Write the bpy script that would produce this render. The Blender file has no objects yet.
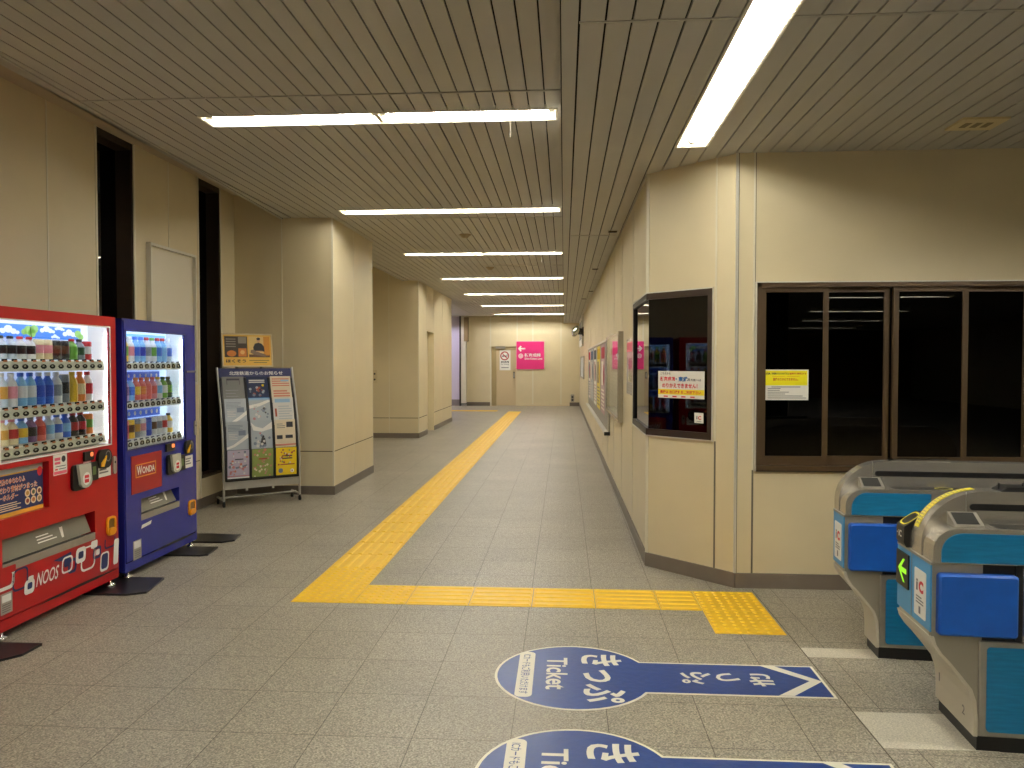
import bpy, math, random
from mathutils import Matrix, Vector
random.seed(7)
PI = math.pi
sc = bpy.context.scene
COL = sc.collection

# ------------------------------------------------------------------ camera, world, exposure
FPX = 775.0
TPS = 52.0 / FPX                        # corridor runs 52 px right of the picture centre
TH = math.atan(21.0 / FPX)              # slight tilt down
PSI = math.atan(TPS * math.cos(TH))     # slight turn to the left
cd = bpy.data.cameras.new('camera')
cam = bpy.data.objects.new('camera', cd)
COL.objects.link(cam)
cd.sensor_fit = 'HORIZONTAL'
cd.sensor_width = 36.0
cd.lens = 36.0 * FPX / 1024.0
cd.clip_start = 0.05
cam.location = (0, 0, 1.52)
cam.rotation_euler = (PI / 2 - TH, 0, PSI)
sc.camera = cam

w = bpy.data.worlds.new('world')
sc.world = w
w.use_nodes = True
w.node_tree.nodes['Background'].inputs[0].default_value = (1.0, 0.93, 0.8, 1)
w.node_tree.nodes['Background'].inputs[1].default_value = 0.12
sc.view_settings.view_transform = 'Standard'
sc.view_settings.look = 'None'
sc.view_settings.gamma = 1
sc.view_settings.use_curve_mapping = False
sc.view_settings.exposure = 0.36
TUBE_STRENGTH = 88.0
RIGHT_TUBE_STRENGTH = 66.0
REAR_TUBE_STRENGTH = 42.0
TUBE_TINT = (1.0, 0.975, 0.91)

# ------------------------------------------------------------------ materials
def lin(c):
    return tuple((v / 255 / 12.92) if v / 255 <= 0.04045 else ((v / 255 + 0.055) / 1.055) ** 2.4 for v in c)

MATS = {}
def mat(name, rgb=(128, 128, 128), rough=0.5, metal=0.0, emit=None, es=0.0, noise=0.0, nscale=20.0, bump=0.0, stretch=(1, 1, 1), coat=0.0, spec=None, trans=0.0):
    if name in MATS:
        return MATS[name]
    m = bpy.data.materials.new(name)
    m.use_nodes = True
    nt = m.node_tree
    b = nt.nodes['Principled BSDF']
    c = lin(rgb)
    b.inputs['Base Color'].default_value = (*c, 1)
    b.inputs['Roughness'].default_value = rough
    b.inputs['Metallic'].default_value = metal
    if spec is not None:
        b.inputs['Specular IOR Level'].default_value = spec
    if coat:
        b.inputs['Coat Weight'].default_value = coat
        b.inputs['Coat Roughness'].default_value = 0.08
    if trans:
        b.inputs['Transmission Weight'].default_value = trans
    if emit:
        b.inputs['Emission Color'].default_value = (*lin(emit), 1)
        b.inputs['Emission Strength'].default_value = es
    if noise or bump:
        tc = nt.nodes.new('ShaderNodeTexCoord')
        mp = nt.nodes.new('ShaderNodeMapping')
        mp.inputs['Scale'].default_value = stretch
        nz = nt.nodes.new('ShaderNodeTexNoise')
        nz.inputs['Scale'].default_value = nscale
        nz.inputs['Detail'].default_value = 5
        nt.links.new(tc.outputs['Object'], mp.inputs['Vector'])
        nt.links.new(mp.outputs['Vector'], nz.inputs['Vector'])
        if noise:
            rp = nt.nodes.new('ShaderNodeValToRGB')
            rp.color_ramp.elements[0].position = 0.3
            rp.color_ramp.elements[1].position = 0.7
            rp.color_ramp.elements[0].color = (*[v * (1 - noise) for v in c], 1)
            rp.color_ramp.elements[1].color = (*[min(1, v * (1 + noise)) for v in c], 1)
            nt.links.new(nz.outputs['Fac'], rp.inputs['Fac'])
            nt.links.new(rp.outputs['Color'], b.inputs['Base Color'])
        if bump:
            bp = nt.nodes.new('ShaderNodeBump')
            bp.inputs['Strength'].default_value = bump
            bp.inputs['Distance'].default_value = 0.01
            nt.links.new(nz.outputs['Fac'], bp.inputs['Height'])
            nt.links.new(bp.outputs['Normal'], b.inputs['Normal'])
    MATS[name] = m
    return m

def floor_material():
    m = bpy.data.materials.new('speckled_granite_tile')
    m.use_nodes = True
    nt = m.node_tree
    L = nt.links.new
    b = nt.nodes['Principled BSDF']
    tc = nt.nodes.new('ShaderNodeTexCoord')
    n1 = nt.nodes.new('ShaderNodeTexNoise'); n1.inputs['Scale'].default_value = 125; n1.inputs['Detail'].default_value = 3
    n2 = nt.nodes.new('ShaderNodeTexNoise'); n2.inputs['Scale'].default_value = 1.3; n2.inputs['Detail'].default_value = 4
    vo = nt.nodes.new('ShaderNodeTexVoronoi'); vo.inputs['Scale'].default_value = 150
    for n in (n1, n2, vo):
        L(tc.outputs['Object'], n.inputs['Vector'])
    r1 = nt.nodes.new('ShaderNodeValToRGB')
    e = r1.color_ramp.elements
    e[0].position = 0.34; e[0].color = (*lin((132, 125, 110)), 1)
    e[1].position = 0.66; e[1].color = (*lin((186, 178, 160)), 1)
    L(n1.outputs['Fac'], r1.inputs['Fac'])
    r3 = nt.nodes.new('ShaderNodeValToRGB')
    r3.color_ramp.elements[0].position = 0.1; r3.color_ramp.elements[0].color = (0.55, 0.55, 0.55, 1)
    r3.color_ramp.elements[1].position = 0.85; r3.color_ramp.elements[1].color = (1.22, 1.22, 1.2, 1)
    L(vo.outputs['Color'], r3.inputs['Fac'])
    mx0 = nt.nodes.new('ShaderNodeMix'); mx0.data_type = 'RGBA'; mx0.blend_type = 'MULTIPLY'; mx0.inputs[0].default_value = 1.0
    L(r1.outputs['Color'], mx0.inputs[6]); L(r3.outputs['Color'], mx0.inputs[7])
    r2 = nt.nodes.new('ShaderNodeValToRGB')
    r2.color_ramp.elements[0].position = 0.3; r2.color_ramp.elements[0].color = (0.86, 0.86, 0.86, 1)
    r2.color_ramp.elements[1].position = 0.7; r2.color_ramp.elements[1].color = (1, 1, 1, 1)
    L(n2.outputs['Fac'], r2.inputs['Fac'])
    mx1 = nt.nodes.new('ShaderNodeMix'); mx1.data_type = 'RGBA'; mx1.blend_type = 'MULTIPLY'; mx1.inputs[0].default_value = 1
    L(mx0.outputs[2], mx1.inputs[6]); L(r2.outputs['Color'], mx1.inputs[7])
    # joints
    mp = nt.nodes.new('ShaderNodeMapping'); mp.inputs['Location'].default_value = (-0.19 + 0.0025, -5.5 + 0.0025, 0)
    L(tc.outputs['Object'], mp.inputs['Vector'])
    br = nt.nodes.new('ShaderNodeTexBrick')
    br.offset = 0; br.squash = 1
    br.inputs['Scale'].default_value = 1.0
    br.inputs['Brick Width'].default_value = 0.4
    br.inputs['Row Height'].default_value = 0.405
    br.inputs['Mortar Size'].default_value = 0.0022
    br.inputs['Mortar Smooth'].default_value = 0.3
    br.inputs['Color1'].default_value = (1, 1, 1, 1)
    br.inputs['Color2'].default_value = (0.93, 0.93, 0.92, 1)
    br.inputs['Mortar'].default_value = (0.28, 0.26, 0.23, 1)
    L(mp.outputs['Vector'], br.inputs['Vector'])
    mx2 = nt.nodes.new('ShaderNodeMix'); mx2.data_type = 'RGBA'; mx2.blend_type = 'MULTIPLY'; mx2.inputs[0].default_value = 1
    L(mx1.outputs[2], mx2.inputs[6]); L(br.outputs['Color'], mx2.inputs[7])
    L(mx2.outputs[2], b.inputs['Base Color'])
    b.inputs['Roughness'].default_value = 0.42
    b.inputs['Specular IOR Level'].default_value = 0.4
    bp = nt.nodes.new('ShaderNodeBump'); bp.inputs['Strength'].default_value = 0.04; bp.inputs['Distance'].default_value = 0.004
    L(n1.outputs['Fac'], bp.inputs['Height']); L(bp.outputs['Normal'], b.inputs['Normal'])
    return m

def glass_material(name, tint=(20, 20, 22), fac_boost=0.0):
    """window glass: Fresnel reflection over a dark tinted transparent pane"""
    m = bpy.data.materials.new(name)
    m.use_nodes = True
    nt = m.node_tree
    nt.nodes.remove(nt.nodes['Principled BSDF'])
    out = nt.nodes['Material Output']
    fr = nt.nodes.new('ShaderNodeFresnel'); fr.inputs['IOR'].default_value = 1.52
    gl = nt.nodes.new('ShaderNodeBsdfGlossy'); gl.inputs['Roughness'].default_value = 0.0
    tr = nt.nodes.new('ShaderNodeBsdfTransparent'); tr.inputs['Color'].default_value = (*lin(tint), 1)
    mx = nt.nodes.new('ShaderNodeMixShader')
    ge = nt.nodes.new('ShaderNodeNewGeometry')
    iv = nt.nodes.new('ShaderNodeMath'); iv.operation = 'SUBTRACT'; iv.inputs[0].default_value = 1.0
    nt.links.new(ge.outputs['Backfacing'], iv.inputs[1])
    ml = nt.nodes.new('ShaderNodeMath'); ml.operation = 'MULTIPLY'
    nt.links.new(fr.outputs[0], ml.inputs[0]); nt.links.new(iv.outputs[0], ml.inputs[1])
    if fac_boost:
        ad = nt.nodes.new('ShaderNodeMath'); ad.operation = 'ADD'; ad.inputs[1].default_value = fac_boost; ad.use_clamp = True
        nt.links.new(ml.outputs[0], ad.inputs[0]); nt.links.new(ad.outputs[0], mx.inputs[0])
    else:
        nt.links.new(ml.outputs[0], mx.inputs[0])
    nt.links.new(tr.outputs[0], mx.inputs[1]); nt.links.new(gl.outputs[0], mx.inputs[2])
    nt.links.new(mx.outputs[0], out.inputs['Surface'])
    MATS[name] = m
    return m

M_FLOOR = floor_material()
M_WALL = mat('cream_wall_panel', (215, 201, 165), 0.38, noise=0.025, nscale=3, bump=0.02, spec=0.35)
M_CEIL = mat('beige_ceiling_slat', (182, 179, 170), 0.5, noise=0.02, nscale=4)
M_GAP = mat('ceiling_gap_dark', (26, 22, 16), 0.9)
M_SOFFIT = mat('dull_soffit', (190, 176, 150), 0.7)
M_BASE = mat('taupe_baseboard', (110, 100, 88), 0.45, noise=0.06, nscale=8)
M_ALU = mat('satin_aluminium', (216, 212, 198), 0.3, 0.35)
M_SEAM = mat('seam_metal', (220, 212, 188), 0.3, 0.0)
M_SEAM_SHADE = mat('seam_groove_shade', (112, 104, 88), 0.5)  # darker seam copy, groove shading put into the colour
M_SEAMD = mat('seam_shadow_gap', (84, 72, 50), 0.8)
M_BRONZE = mat('bronze_frame', (84, 66, 44), 0.38, 0.35)
M_DKBRONZE = mat('dark_bronze_frame', (60, 47, 35), 0.4, 0.2)
M_BLACK = mat('black_plastic', (16, 16, 17), 0.4)
M_RUBBER = mat('black_rubber_plate', (22, 20, 22), 0.35, noise=0.15, nscale=14)
M_DARKROOM = mat('unlit_room', (14, 13, 13), 0.9)
M_WHITE = mat('white_print', (236, 234, 226), 0.5)
M_PAPER = mat('paper_white', (232, 228, 216), 0.6)
M_CHROME = mat('chrome', (215, 213, 208), 0.15, 1.0)
M_STEEL = mat('brushed_steel', (198, 192, 180), 0.26, 0.78, noise=0.08, nscale=30, stretch=(1, 12, 12))
M_STEELD = mat('dull_steel', (160, 154, 142), 0.42, 0.5, noise=0.06, nscale=24)
M_GREYBODY = mat('grey_enamel', (172, 164, 146), 0.42, 0.15, noise=0.05, nscale=9)
M_YEL = mat('tactile_yellow', (240, 190, 18), 0.45, noise=0.07, nscale=14)
M_YELD = mat('tactile_yellow_rib', (246, 200, 30), 0.4, noise=0.05, nscale=30)
M_DECAL = mat('decal_blue', (26, 58, 124), 0.35, noise=0.08, nscale=30, bump=0.15)
M_DECALW = mat('decal_cream', (232, 226, 206), 0.45)
G_DARK = glass_material('dark_window_glass', (60, 60, 62))
G_CLEAR = glass_material('clear_glass', (236, 240, 240))

# ------------------------------------------------------------------ mesh builder
_txt = {}
def text_geo(s, off=0.0):
    k = (s, off)
    if k not in _txt:
        c = bpy.data.curves.new('t', 'FONT')
        c.body = s
        c.offset = off
        c.resolution_u = 3
        o = bpy.data.objects.new('t', c)
        COL.objects.link(o)
        dg = bpy.context.evaluated_depsgraph_get()
        me = bpy.data.meshes.new_from_object(o.evaluated_get(dg))
        vs = [v.co.copy() for v in me.vertices]
        fs = [tuple(p.vertices) for p in me.polygons]
        bpy.data.objects.remove(o); bpy.data.curves.remove(c); bpy.data.meshes.remove(me)
        x0 = min(v.x for v in vs); x1 = max(v.x for v in vs); y0 = min(v.y for v in vs); y1 = max(v.y for v in vs)
        _txt[k] = ([((v.x - x0) / max(1e-6, x1 - x0), (v.y - y0) / max(1e-6, y1 - y0)) for v in vs], fs)
    return _txt[k]

def rect_sub(r, holes):
    """rectangle (u0,u1,v0,v1) minus holes -> list of rectangles"""
    out = [r]
    for h in holes:
        nxt = []
        for (a, b, c, d) in out:
            ha, hb, hc, hd = max(a, h[0]), min(b, h[1]), max(c, h[2]), min(d, h[3])
            if ha >= hb or hc >= hd:
                nxt.append((a, b, c, d)); continue
            if a < ha: nxt.append((a, ha, c, d))
            if hb < b: nxt.append((hb, b, c, d))
            if c < hc: nxt.append((ha, hb, c, hc))
            if hd < d: nxt.append((ha, hb, hd, d))
        out = nxt
    return out

class MB:
    def __init__(self, m=None):
        self.v = []; self.f = []; self.fm = []; self.ms = []; self.smooth = []
        self.T = Matrix.Identity(4)
        if m: self.use(m)
    def use(self, m):
        if m not in self.ms: self.ms.append(m)
        self.cm = self.ms.index(m)
        return self
    def add(self, vs, fs, smooth=False):
        n = len(self.v)
        self.v += [tuple(self.T @ Vector(p)) for p in vs]
        for f in fs:
            self.f.append(tuple(n + i for i in f)); self.fm.append(self.cm); self.smooth.append(smooth)
        return self
    def box(self, x0, x1, y0, y1, z0, z1):
        vs = [(x0, y0, z0), (x1, y0, z0), (x1, y1, z0), (x0, y1, z0), (x0, y0, z1), (x1, y0, z1), (x1, y1, z1), (x0, y1, z1)]
        return self.add(vs, [(0, 3, 2, 1), (4, 5, 6, 7), (0, 1, 5, 4), (1, 2, 6, 5), (2, 3, 7, 6), (3, 0, 4, 7)])
    def bbox(self, x0, x1, y0, y1, z0, z1, r):
        """box with chamfered edges along z-vertical outline in xz, extruded in y with a rounded front rim"""
        pts = rrect(x0, x1, z0, z1, r, 4)
        pin = rrect(x0 + r * .6, x1 - r * .6, z0 + r * .6, z1 - r * .6, r * .7, 4)
        n = len(pts)
        yb = y0 + (y1 - y0) * 0.5 if (y1 - y0) < r else y0 + r * .6
        vs = [(p[0], y0, p[1]) for p in pin] + [(p[0], yb, p[1]) for p in pts] + [(p[0], y1, p[1]) for p in pts]
        fs = [tuple(range(n - 1, -1, -1))[::-1], tuple(range(2 * n, 3 * n))[::-1]]
        for k in (0, 1):
            for i in range(n):
                j = (i + 1) % n
                fs.append((k * n + i, k * n + j, (k + 1) * n + j, (k + 1) * n + i)[::-1])
        return self.add(vs, fs)
    def prism(self, poly, axis, a, b, smooth=False):
        """extrude 2-D polygon; axis 'y': poly=(x,z); 'x': poly=(y,z); 'z': poly=(x,y)"""
        def P(p, t):
            return (p[0], t, p[1]) if axis == 'y' else (t, p[0], p[1]) if axis == 'x' else (p[0], p[1], t)
        n = len(poly)
        vs = [P(p, a) for p in poly] + [P(p, b) for p in poly]
        self.add(vs, [tuple(range(n)), tuple(range(2 * n - 1, n - 1, -1))])
        return self.add(vs, [(i, n + i, n + (i + 1) % n, (i + 1) % n) for i in range(n)], smooth)
    def poly(self, pts):
        return self.add(pts, [tuple(range(len(pts)))])
    def rect(self, x0, x1, z0, z1, y):
        return self.add([(x0, y, z0), (x1, y, z0), (x1, y, z1), (x0, y, z1)], [(0, 1, 2, 3)])
    def shape(self, pts, y):
        return self.add([(p[0], y, p[1]) for p in pts], [tuple(range(len(pts)))])
    def ring(self, outer, inner, y0, y1=None):
        """flat ring between two outlines of equal count, optional thickness"""
        n = len(outer)
        vs = [(p[0], y0, p[1]) for p in outer] + [(p[0], y0, p[1]) for p in inner]
        fs = [(i, (i + 1) % n, n + (i + 1) % n, n + i) for i in range(n)]
        if y1 is not None:
            vs += [(p[0], y1, p[1]) for p in outer] + [(p[0], y1, p[1]) for p in inner]
            for i in range(n):
                j = (i + 1) % n
                fs.append((i, 2 * n + i, 2 * n + j, j)); fs.append((n + i, n + j, 3 * n + j, 3 * n + i))
        return self.add(vs, fs)
    def disc(self, cx, cz, r, y, n=20, rz=None):
        rz = rz or r
        return self.shape([(cx + r * math.cos(2 * PI * i / n), cz + rz * math.sin(2 * PI * i / n)) for i in range(n)], y)
    def lathe(self, prof, cx=0, cy=0, n=16, smooth=True):
        """profile [(r,z)] about the vertical axis"""
        vs = []; fs = []
        for (r, z) in prof:
            for i in range(n):
                a = 2 * PI * i / n
                vs.append((cx + r * math.cos(a), cy + r * math.sin(a), z))
        for k in range(len(prof) - 1):
            for i in range(n):
                j = (i + 1) % n
                fs.append((k * n + i, k * n + j, (k + 1) * n + j, (k + 1) * n + i))
        self.add(vs, fs, smooth)
        m = len(prof) - 1
        self.add([vs[i] for i in range(n)], [tuple(range(n - 1, -1, -1))])
        return self.add([vs[m * n + i] for i in range(n)], [tuple(range(n))])
    def tube(self, pts, r, n=10, cap=True):
        pts = [Vector(p) for p in pts]
        vs = []; fs = []
        for k, p in enumerate(pts):
            d = (pts[min(k + 1, len(pts) - 1)] - pts[max(k - 1, 0)]).normalized()
            up = Vector((0, 0, 1)) if abs(d.z) < 0.9 else Vector((1, 0, 0))
            s = d.cross(up).normalized(); u = s.cross(d).normalized()
            for i in range(n):
                a = 2 * PI * i / n
                vs.append(tuple(p + s * (r * math.cos(a)) + u * (r * math.sin(a))))
        for k in range(len(pts) - 1):
            for i in range(n):
                j = (i + 1) % n
                fs.append((k * n + i, k * n + j, (k + 1) * n + j, (k + 1) * n + i))
        self.add(vs, fs, True)
        if cap:
            m = (len(pts) - 1) * n
            self.add(vs, [tuple(range(n - 1, -1, -1)), tuple(range(m, m + n))])
        return self
    def text(self, s, x0, x1, z0, z1, y, off=0.0):
        """text stretched into a rectangle on the plane y (x right, z up)"""
        vs, fs = text_geo(s, off)
        return self.add([(x0 + u * (x1 - x0), y, z0 + v * (z1 - z0)) for u, v in vs], fs)
    def slab(self, u0, u1, z0, z1, y0, y1, holes=()):
        for (a, b, c, d) in rect_sub((u0, u1, z0, z1), holes):
            self.box(a, b, y0, y1, c, d)
        return self
    def build(self, name, parent=None, bevel=0.0, smooth_all=False):
        me = bpy.data.meshes.new(name)
        me.from_pydata(self.v, [], self.f)
        for m in self.ms: me.materials.append(m)
        for p, i, s in zip(me.polygons, self.fm, self.smooth):
            p.material_index = i
            p.use_smooth = s or smooth_all
        me.update()
        o = bpy.data.objects.new(name, me)
        COL.objects.link(o)
        if parent: o.parent = parent
        if bevel:
            b = o.modifiers.new('bevel', 'BEVEL'); b.width = bevel; b.segments = 2; b.limit_method = 'ANGLE'; b.angle_limit = math.radians(40)
        return o

def rrect(x0, x1, z0, z1, r, n=5):
    pts = []
    r = min(r, (x1 - x0) / 2, (z1 - z0) / 2)
    for (cx, cz, a0) in ((x1 - r, z0 + r, -PI / 2), (x1 - r, z1 - r, 0), (x0 + r, z1 - r, PI / 2), (x0 + r, z0 + r, PI)):
        for i in range(n):
            a = a0 + (PI / 2) * i / (n - 1)
            pts.append((cx + r * math.cos(a), cz + r * math.sin(a)))
    return pts

def tag(o, label, cat, group=None, kind=None):
    o['label'] = label; o['category'] = cat
    if group: o['group'] = group
    if kind: o['kind'] = kind
    return o
def thing(name, label, cat, loc=(0, 0, 0), rz=0.0, group=None):
    o = bpy.data.objects.new(name, None)
    o.empty_display_size = 0.1
    COL.objects.link(o)
    o.location = loc; o.rotation_euler = (0, 0, rz)
    return tag(o, label, cat, group)
def struct(mb, name, label, cat, parent=None, bevel=0.0):
    o = mb.build(name, parent, bevel)
    o['kind'] = 'structure'
    if not parent:
        o['label'] = label; o['category'] = cat
    return o
def copy_tree(o, parent=None):
    c = o.copy(); COL.objects.link(c)
    if parent: c.parent = parent
    for ch in list(o.children): copy_tree(ch, c)
    return c

def frame_mat(ox, oy, rz, oz=0.0):
    return Matrix.Translation((ox, oy, oz)) @ Matrix.Rotation(rz, 4, 'Z')

# ------------------------------------------------------------------ key dimensions
ZL, ZR, ZS = 3.18, 2.92, 3.45            # left ceiling, right ceiling, raised soffit at left
XW = -3.80                               # left wall
YP = 8.75                                # pillar face
YB = 27.4                                # back wall
YF = 5.30                                # office front wall
AX, AY, BX = 0.622, 5.838, 1.158         # corner of the cut-off office corner
def xr(y): return AX - 0.0035 * (y - AY) # right wall line
RW_ANG = math.atan(0.0035)

# ------------------------------------------------------------------ floor
mb = MB(M_FLOOR)
mb.box(-8, 15, -9, 28.5, -0.1, 0.0); mb.box(2, 15, -24, -9, -0.1, 0.0)
struct(mb, 'floor', 'grey beige speckled granite tile floor of the passage', 'floor')
M_LGRAN = mat('pale_granite', (196, 190, 172), 0.45, noise=0.28, nscale=150)
mb = MB(M_LGRAN)
for (x0, x1, y0, y1) in ((1.262, 1.85, 4.06, 4.19), (1.262, 1.85, 3.11, 3.43)):
    mb.box(x0, x1, y0, y1, -0.01, 0.0012)
struct(mb, 'trim_1', 'pale granite inlay slabs in the floor at the gates', 'floor inlay')
mb = MB(mat('joint_dark', (92, 84, 70), 0.8))
mb.box(1.256, 1.261, -3, 5.25, -0.01, 0.0010)
struct(mb, 'trim_2', 'thin straight floor joint in front of the gates', 'floor joint')

# ------------------------------------------------------------------ ceilings (slats with open joints, cut around the lights)
LIGHT_Y = [5.22, 8.43, 11.75, 15.2, 18.65, 22.4, 26.3]
LX0, LX1, LW = -2.455, -0.055, 0.105
def lxo(i): return 0.013 * i
light_holes = [(LX0 + lxo(i), LX1 + lxo(i), y - LW, y + LW) for i, y in enumerate(LIGHT_Y)]
back_lights = [1.9, -1.4, -4.7]
light_holes += [(LX0, LX1, y - LW, y + LW) for y in back_lights]
RL0, RL1 = 0.72, 0.912
right_runs = [(2.66, 5.11), (0.1, 2.5), (-3.1, -0.7)]
right_holes = [(RL0, RL1, a, b) for a, b in right_runs]

def slats(x_from, x_to, pitch, joints, z, holes, gap=0.009):
    mb = MB(M_CEIL)
    n = int(round(abs(x_to - x_from) / pitch))
    sgn = 1 if x_to > x_from else -1
    for i in range(n):
        a = x_from + sgn * (i * pitch + gap / 2); b = x_from + sgn * ((i + 1) * pitch - gap / 2)
        a, b = min(a, b), max(a, b)
        for k in range(len(joints) - 1):
            for (p, q, c, d) in rect_sub((a, b, joints[k] + 0.006, joints[k + 1] - 0.006), [h for h in holes if h[0] < b and h[1] > a]):
                mb.box(p, q, c, d, z, z + 0.012)
    return mb

JL = [-9, -3.9, 0.45, 4.76, 8.83, 13.2, 17.6, 22.0, 27.4]
mb = slats(-0.018, -0.018 - 0.1065 * 29, 0.1065, JL, ZL, light_holes)
for (p, q, c, d) in rect_sub((-3.055, -0.012, -9, YB + 1), light_holes):
    mb.use(M_GAP).box(p, q, c, d, ZL + 0.03, ZL + 0.035)
mb.use(M_CEIL)
e0, e1 = -3.06, -3.25                       # edge trim beside the raised soffit
def edge(y): return e0 if y < 4 else (e0 + (e1 - e0) * (y - 4) / 4.75 if y < 8.75 else e1)
for (ya, yb) in ((-9, 4), (4, 8.75), (8.75, 19.9)):
    pa = [(edge(ya), ya), (edge(ya) + 0.03, ya), (edge(yb) + 0.03, yb), (edge(yb), yb)]
    mb.prism(pa, 'z', ZL - 0.012, ZL + 0.06)
    mb.prism([(edge(ya), ya), (-3.128, ya), (-3.128, yb), (edge(yb), yb)] if ya >= 4 else [(edge(ya), ya), (-3.05, ya), (-3.05, yb), (edge(yb), yb)], 'z', ZL, ZL + 0.012)
mb.box(-8, -3.12, 19.9, YB + 1, ZL, ZL + 0.02)
for y in JL[2:]:                            # bright joint profile
    for (p, q, c, d) in rect_sub((-3.06, -0.03, y + 0.004, y + 0.018), light_holes):
        mb.box(p, q, c, d, ZL - 0.004, ZL + 0.002)
struct(mb, 'ceiling', 'beige slatted metal ceiling over the passage', 'ceiling')

mb = slats(0.06, 0.06 + 0.108 * 74, 0.108, [-9, -2.1, 3.25, 8.6, 13.15, 17.9, 22.6, 27.4], ZR, right_holes)
for (p, q, c, d) in rect_sub((0.0, 8, -9, YB + 1), right_holes):
    mb.use(M_GAP).box(p, q, c, d, ZR + 0.03, ZR + 0.035)
mb.use(M_CEIL)
mb.box(0.0, 0.055, -9, YB, ZR - 0.004, ZR + 0.012)      # edge profile
mb.box(-0.014, 0.0, -9, YB, ZR, ZL + 0.03)              # step between the two ceiling heights
for y in (-2.1, 3.25, 8.6, 13.15, 17.9, 22.6):
    for (p, q, c, d) in rect_sub((0.06, 8, y - 0.02, y - 0.006), right_holes):
        mb.box(p, q, c, d, ZR - 0.004, ZR + 0.002)
struct(mb, 'ceiling.001', 'lower beige slatted ceiling along the office side', 'ceiling')
mb = MB(M_SOFFIT)
mb.box(-4.6, -3.03, -9, 19.9, ZS, ZS + 0.05)
struct(mb, 'ceiling.002', 'raised dull soffit along the left wall', 'ceiling')

# ------------------------------------------------------------------ left side walls
W1 = (6.10, 6.66); W2 = (7.86, 8.39); WZ = 0.30
mb = MB(M_WALL)
mb.T = frame_mat(XW, 0, PI / 2)          # local x = world Y, local y = into the wall
mb.slab(-9, YP, 0, ZS, 0, 0.22, [(W1[0], W1[1], WZ, ZS), (W2[0], W2[1], WZ, ZS)])
struct(mb, 'wall_left', 'cream panelled left wall behind the vending machines', 'wall')
mb = MB(M_SEAM); mb.T = frame_mat(XW, 0, PI / 2)
for y in (3.7, 5.5, 7.26):
    mb.box(y - 0.007, y + 0.007, -0.004, 0.003, 0.1, ZS)
for y in (W1[0], W1[1], W2[0], W2[1]):
    mb.box(y - 0.012, y + 0.012, -0.006, 0.004, 0.1, ZS)
mb.use(M_SEAMD)
mb.slab(-9, YP, 0.497, 0.505, -0.0015, 0.002, [(W1[0], W1[1], 0, 9), (W2[0], W2[1], 0, 9)])
struct(mb, 'trim_3', 'metal joint strips on the left wall', 'wall trim')
for i, (a, b) in enumerate((W1, W2)):
    t = thing('window_%d' % (i + 1), 'tall dark slit window %s' % ('above the gap behind the blue vending machine' if i == 0 else 'beside the leaflet rack in the left wall'), 'window', (XW, a, WZ), PI / 2)
    t['kind'] = 'structure'
    wd, hh = b - a, ZS - WZ
    f = MB(M_DKBRONZE)
    f.box(0, 0.03, 0.01, 0.20, 0, hh); f.box(wd - 0.03, wd, 0.01, 0.20, 0, hh); f.box(0.03, wd - 0.03, 0.01, 0.20, 0, 0.03)
    f.box(0.03, wd - 0.03, 0.01, 0.2, hh - 0.06, hh)
    f.box(0.08, 0.10, 0.12, 0.16, 0.03, hh - 0.06)
    f.build('frame', t)
    g = MB(G_DARK); g.box(0.03, wd - 0.03, 0.150, 0.156, 0.03, hh - 0.06); g.build('pane', t)
    k = MB(M_DARKROOM); k.box(-0.05, wd + 0.05, 0.221, 0.26, -0.05, hh + 0.05); k.build('night_outside', t)

PX = -2.645
mb = MB(M_WALL)
mb.box(-4.6, PX, YP, 10.58, 0, ZS)
struct(mb, 'wall_pillar', 'square cream panelled pillar behind the leaflet rack', 'wall')
mb = MB(M_WALL)
mb.box(-4.6, -4.4, 10.58, 15.5, 0, ZS)
struct(mb, 'wall_recess', 'shaded cream wall inside the left recess', 'wall')
XB2 = -2.93
mb = MB(M_WALL)
mb.T = frame_mat(XB2, 0, PI / 2)
mb.slab(15.5, 20.1, 0, ZS, 0, 1.7, [(16.45, 17.35, 0, 2.2)])
mb.box(16.40, 17.40, 0.14, 1.6, 0, 2.3)
struct(mb, 'wall_far_left', 'cream panelled block beyond the left recess', 'wall')
mb = MB(M_SEAM)
mb.box(-3.246, -3.234, YP - 0.004, YP + 0.003, 0.1, ZS); mb.box(PX - 0.014, PX + 0.004, YP - 0.004, YP + 0.014, 0.1, ZL)
mb.box(PX - 0.003, PX + 0.003, 9.62, 9.63, 0.1, ZL); mb.box(PX - 0.006, PX + 0.004, 10.57, 10.584, 0.1, ZL)
mb.box(-3.54, -3.528, 15.496, 15.503, 0.1, ZS); mb.box(XB2 - 0.012, XB2 + 0.003, 15.497, 15.512, 0.1, ZL)
for y in (16.45, 17.35, 18.6, 19.5):
    mb.box(XB2 - 0.003, XB2 + 0.003, y - 0.006, y + 0.006, 0.1 if y > 17.4 else 2.2, ZL)
mb.use(M_SEAMD)
mb.box(-3.79, PX + 0.0015, YP - 0.0015, YP + 0.002, 0.496, 0.505); mb.box(PX - 0.002, PX + 0.0015, YP, 10.58, 0.496, 0.505)
mb.box(-4.4, XB2 + 0.0015, 15.4985, 15.502, 0.40, 0.412); mb.box(XB2 - 0.002, XB2 + 0.0015, 15.5, 16.45, 0.40, 0.412); mb.box(XB2 - 0.002, XB2 + 0.0015, 17.35, 20.1, 0.40, 0.412)
struct(mb, 'trim_4', 'joint strips and grooves on the left pillars', 'wall trim')
mb = MB(M_BASE)
mb.box(XW, XW + 0.012, -9, YP, 0, 0.1)
mb.box(XW, PX + 0.012, YP - 0.012, YP, 0, 0.1); mb.box(PX, PX + 0.012, YP, 10.58, 0, 0.1)
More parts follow.
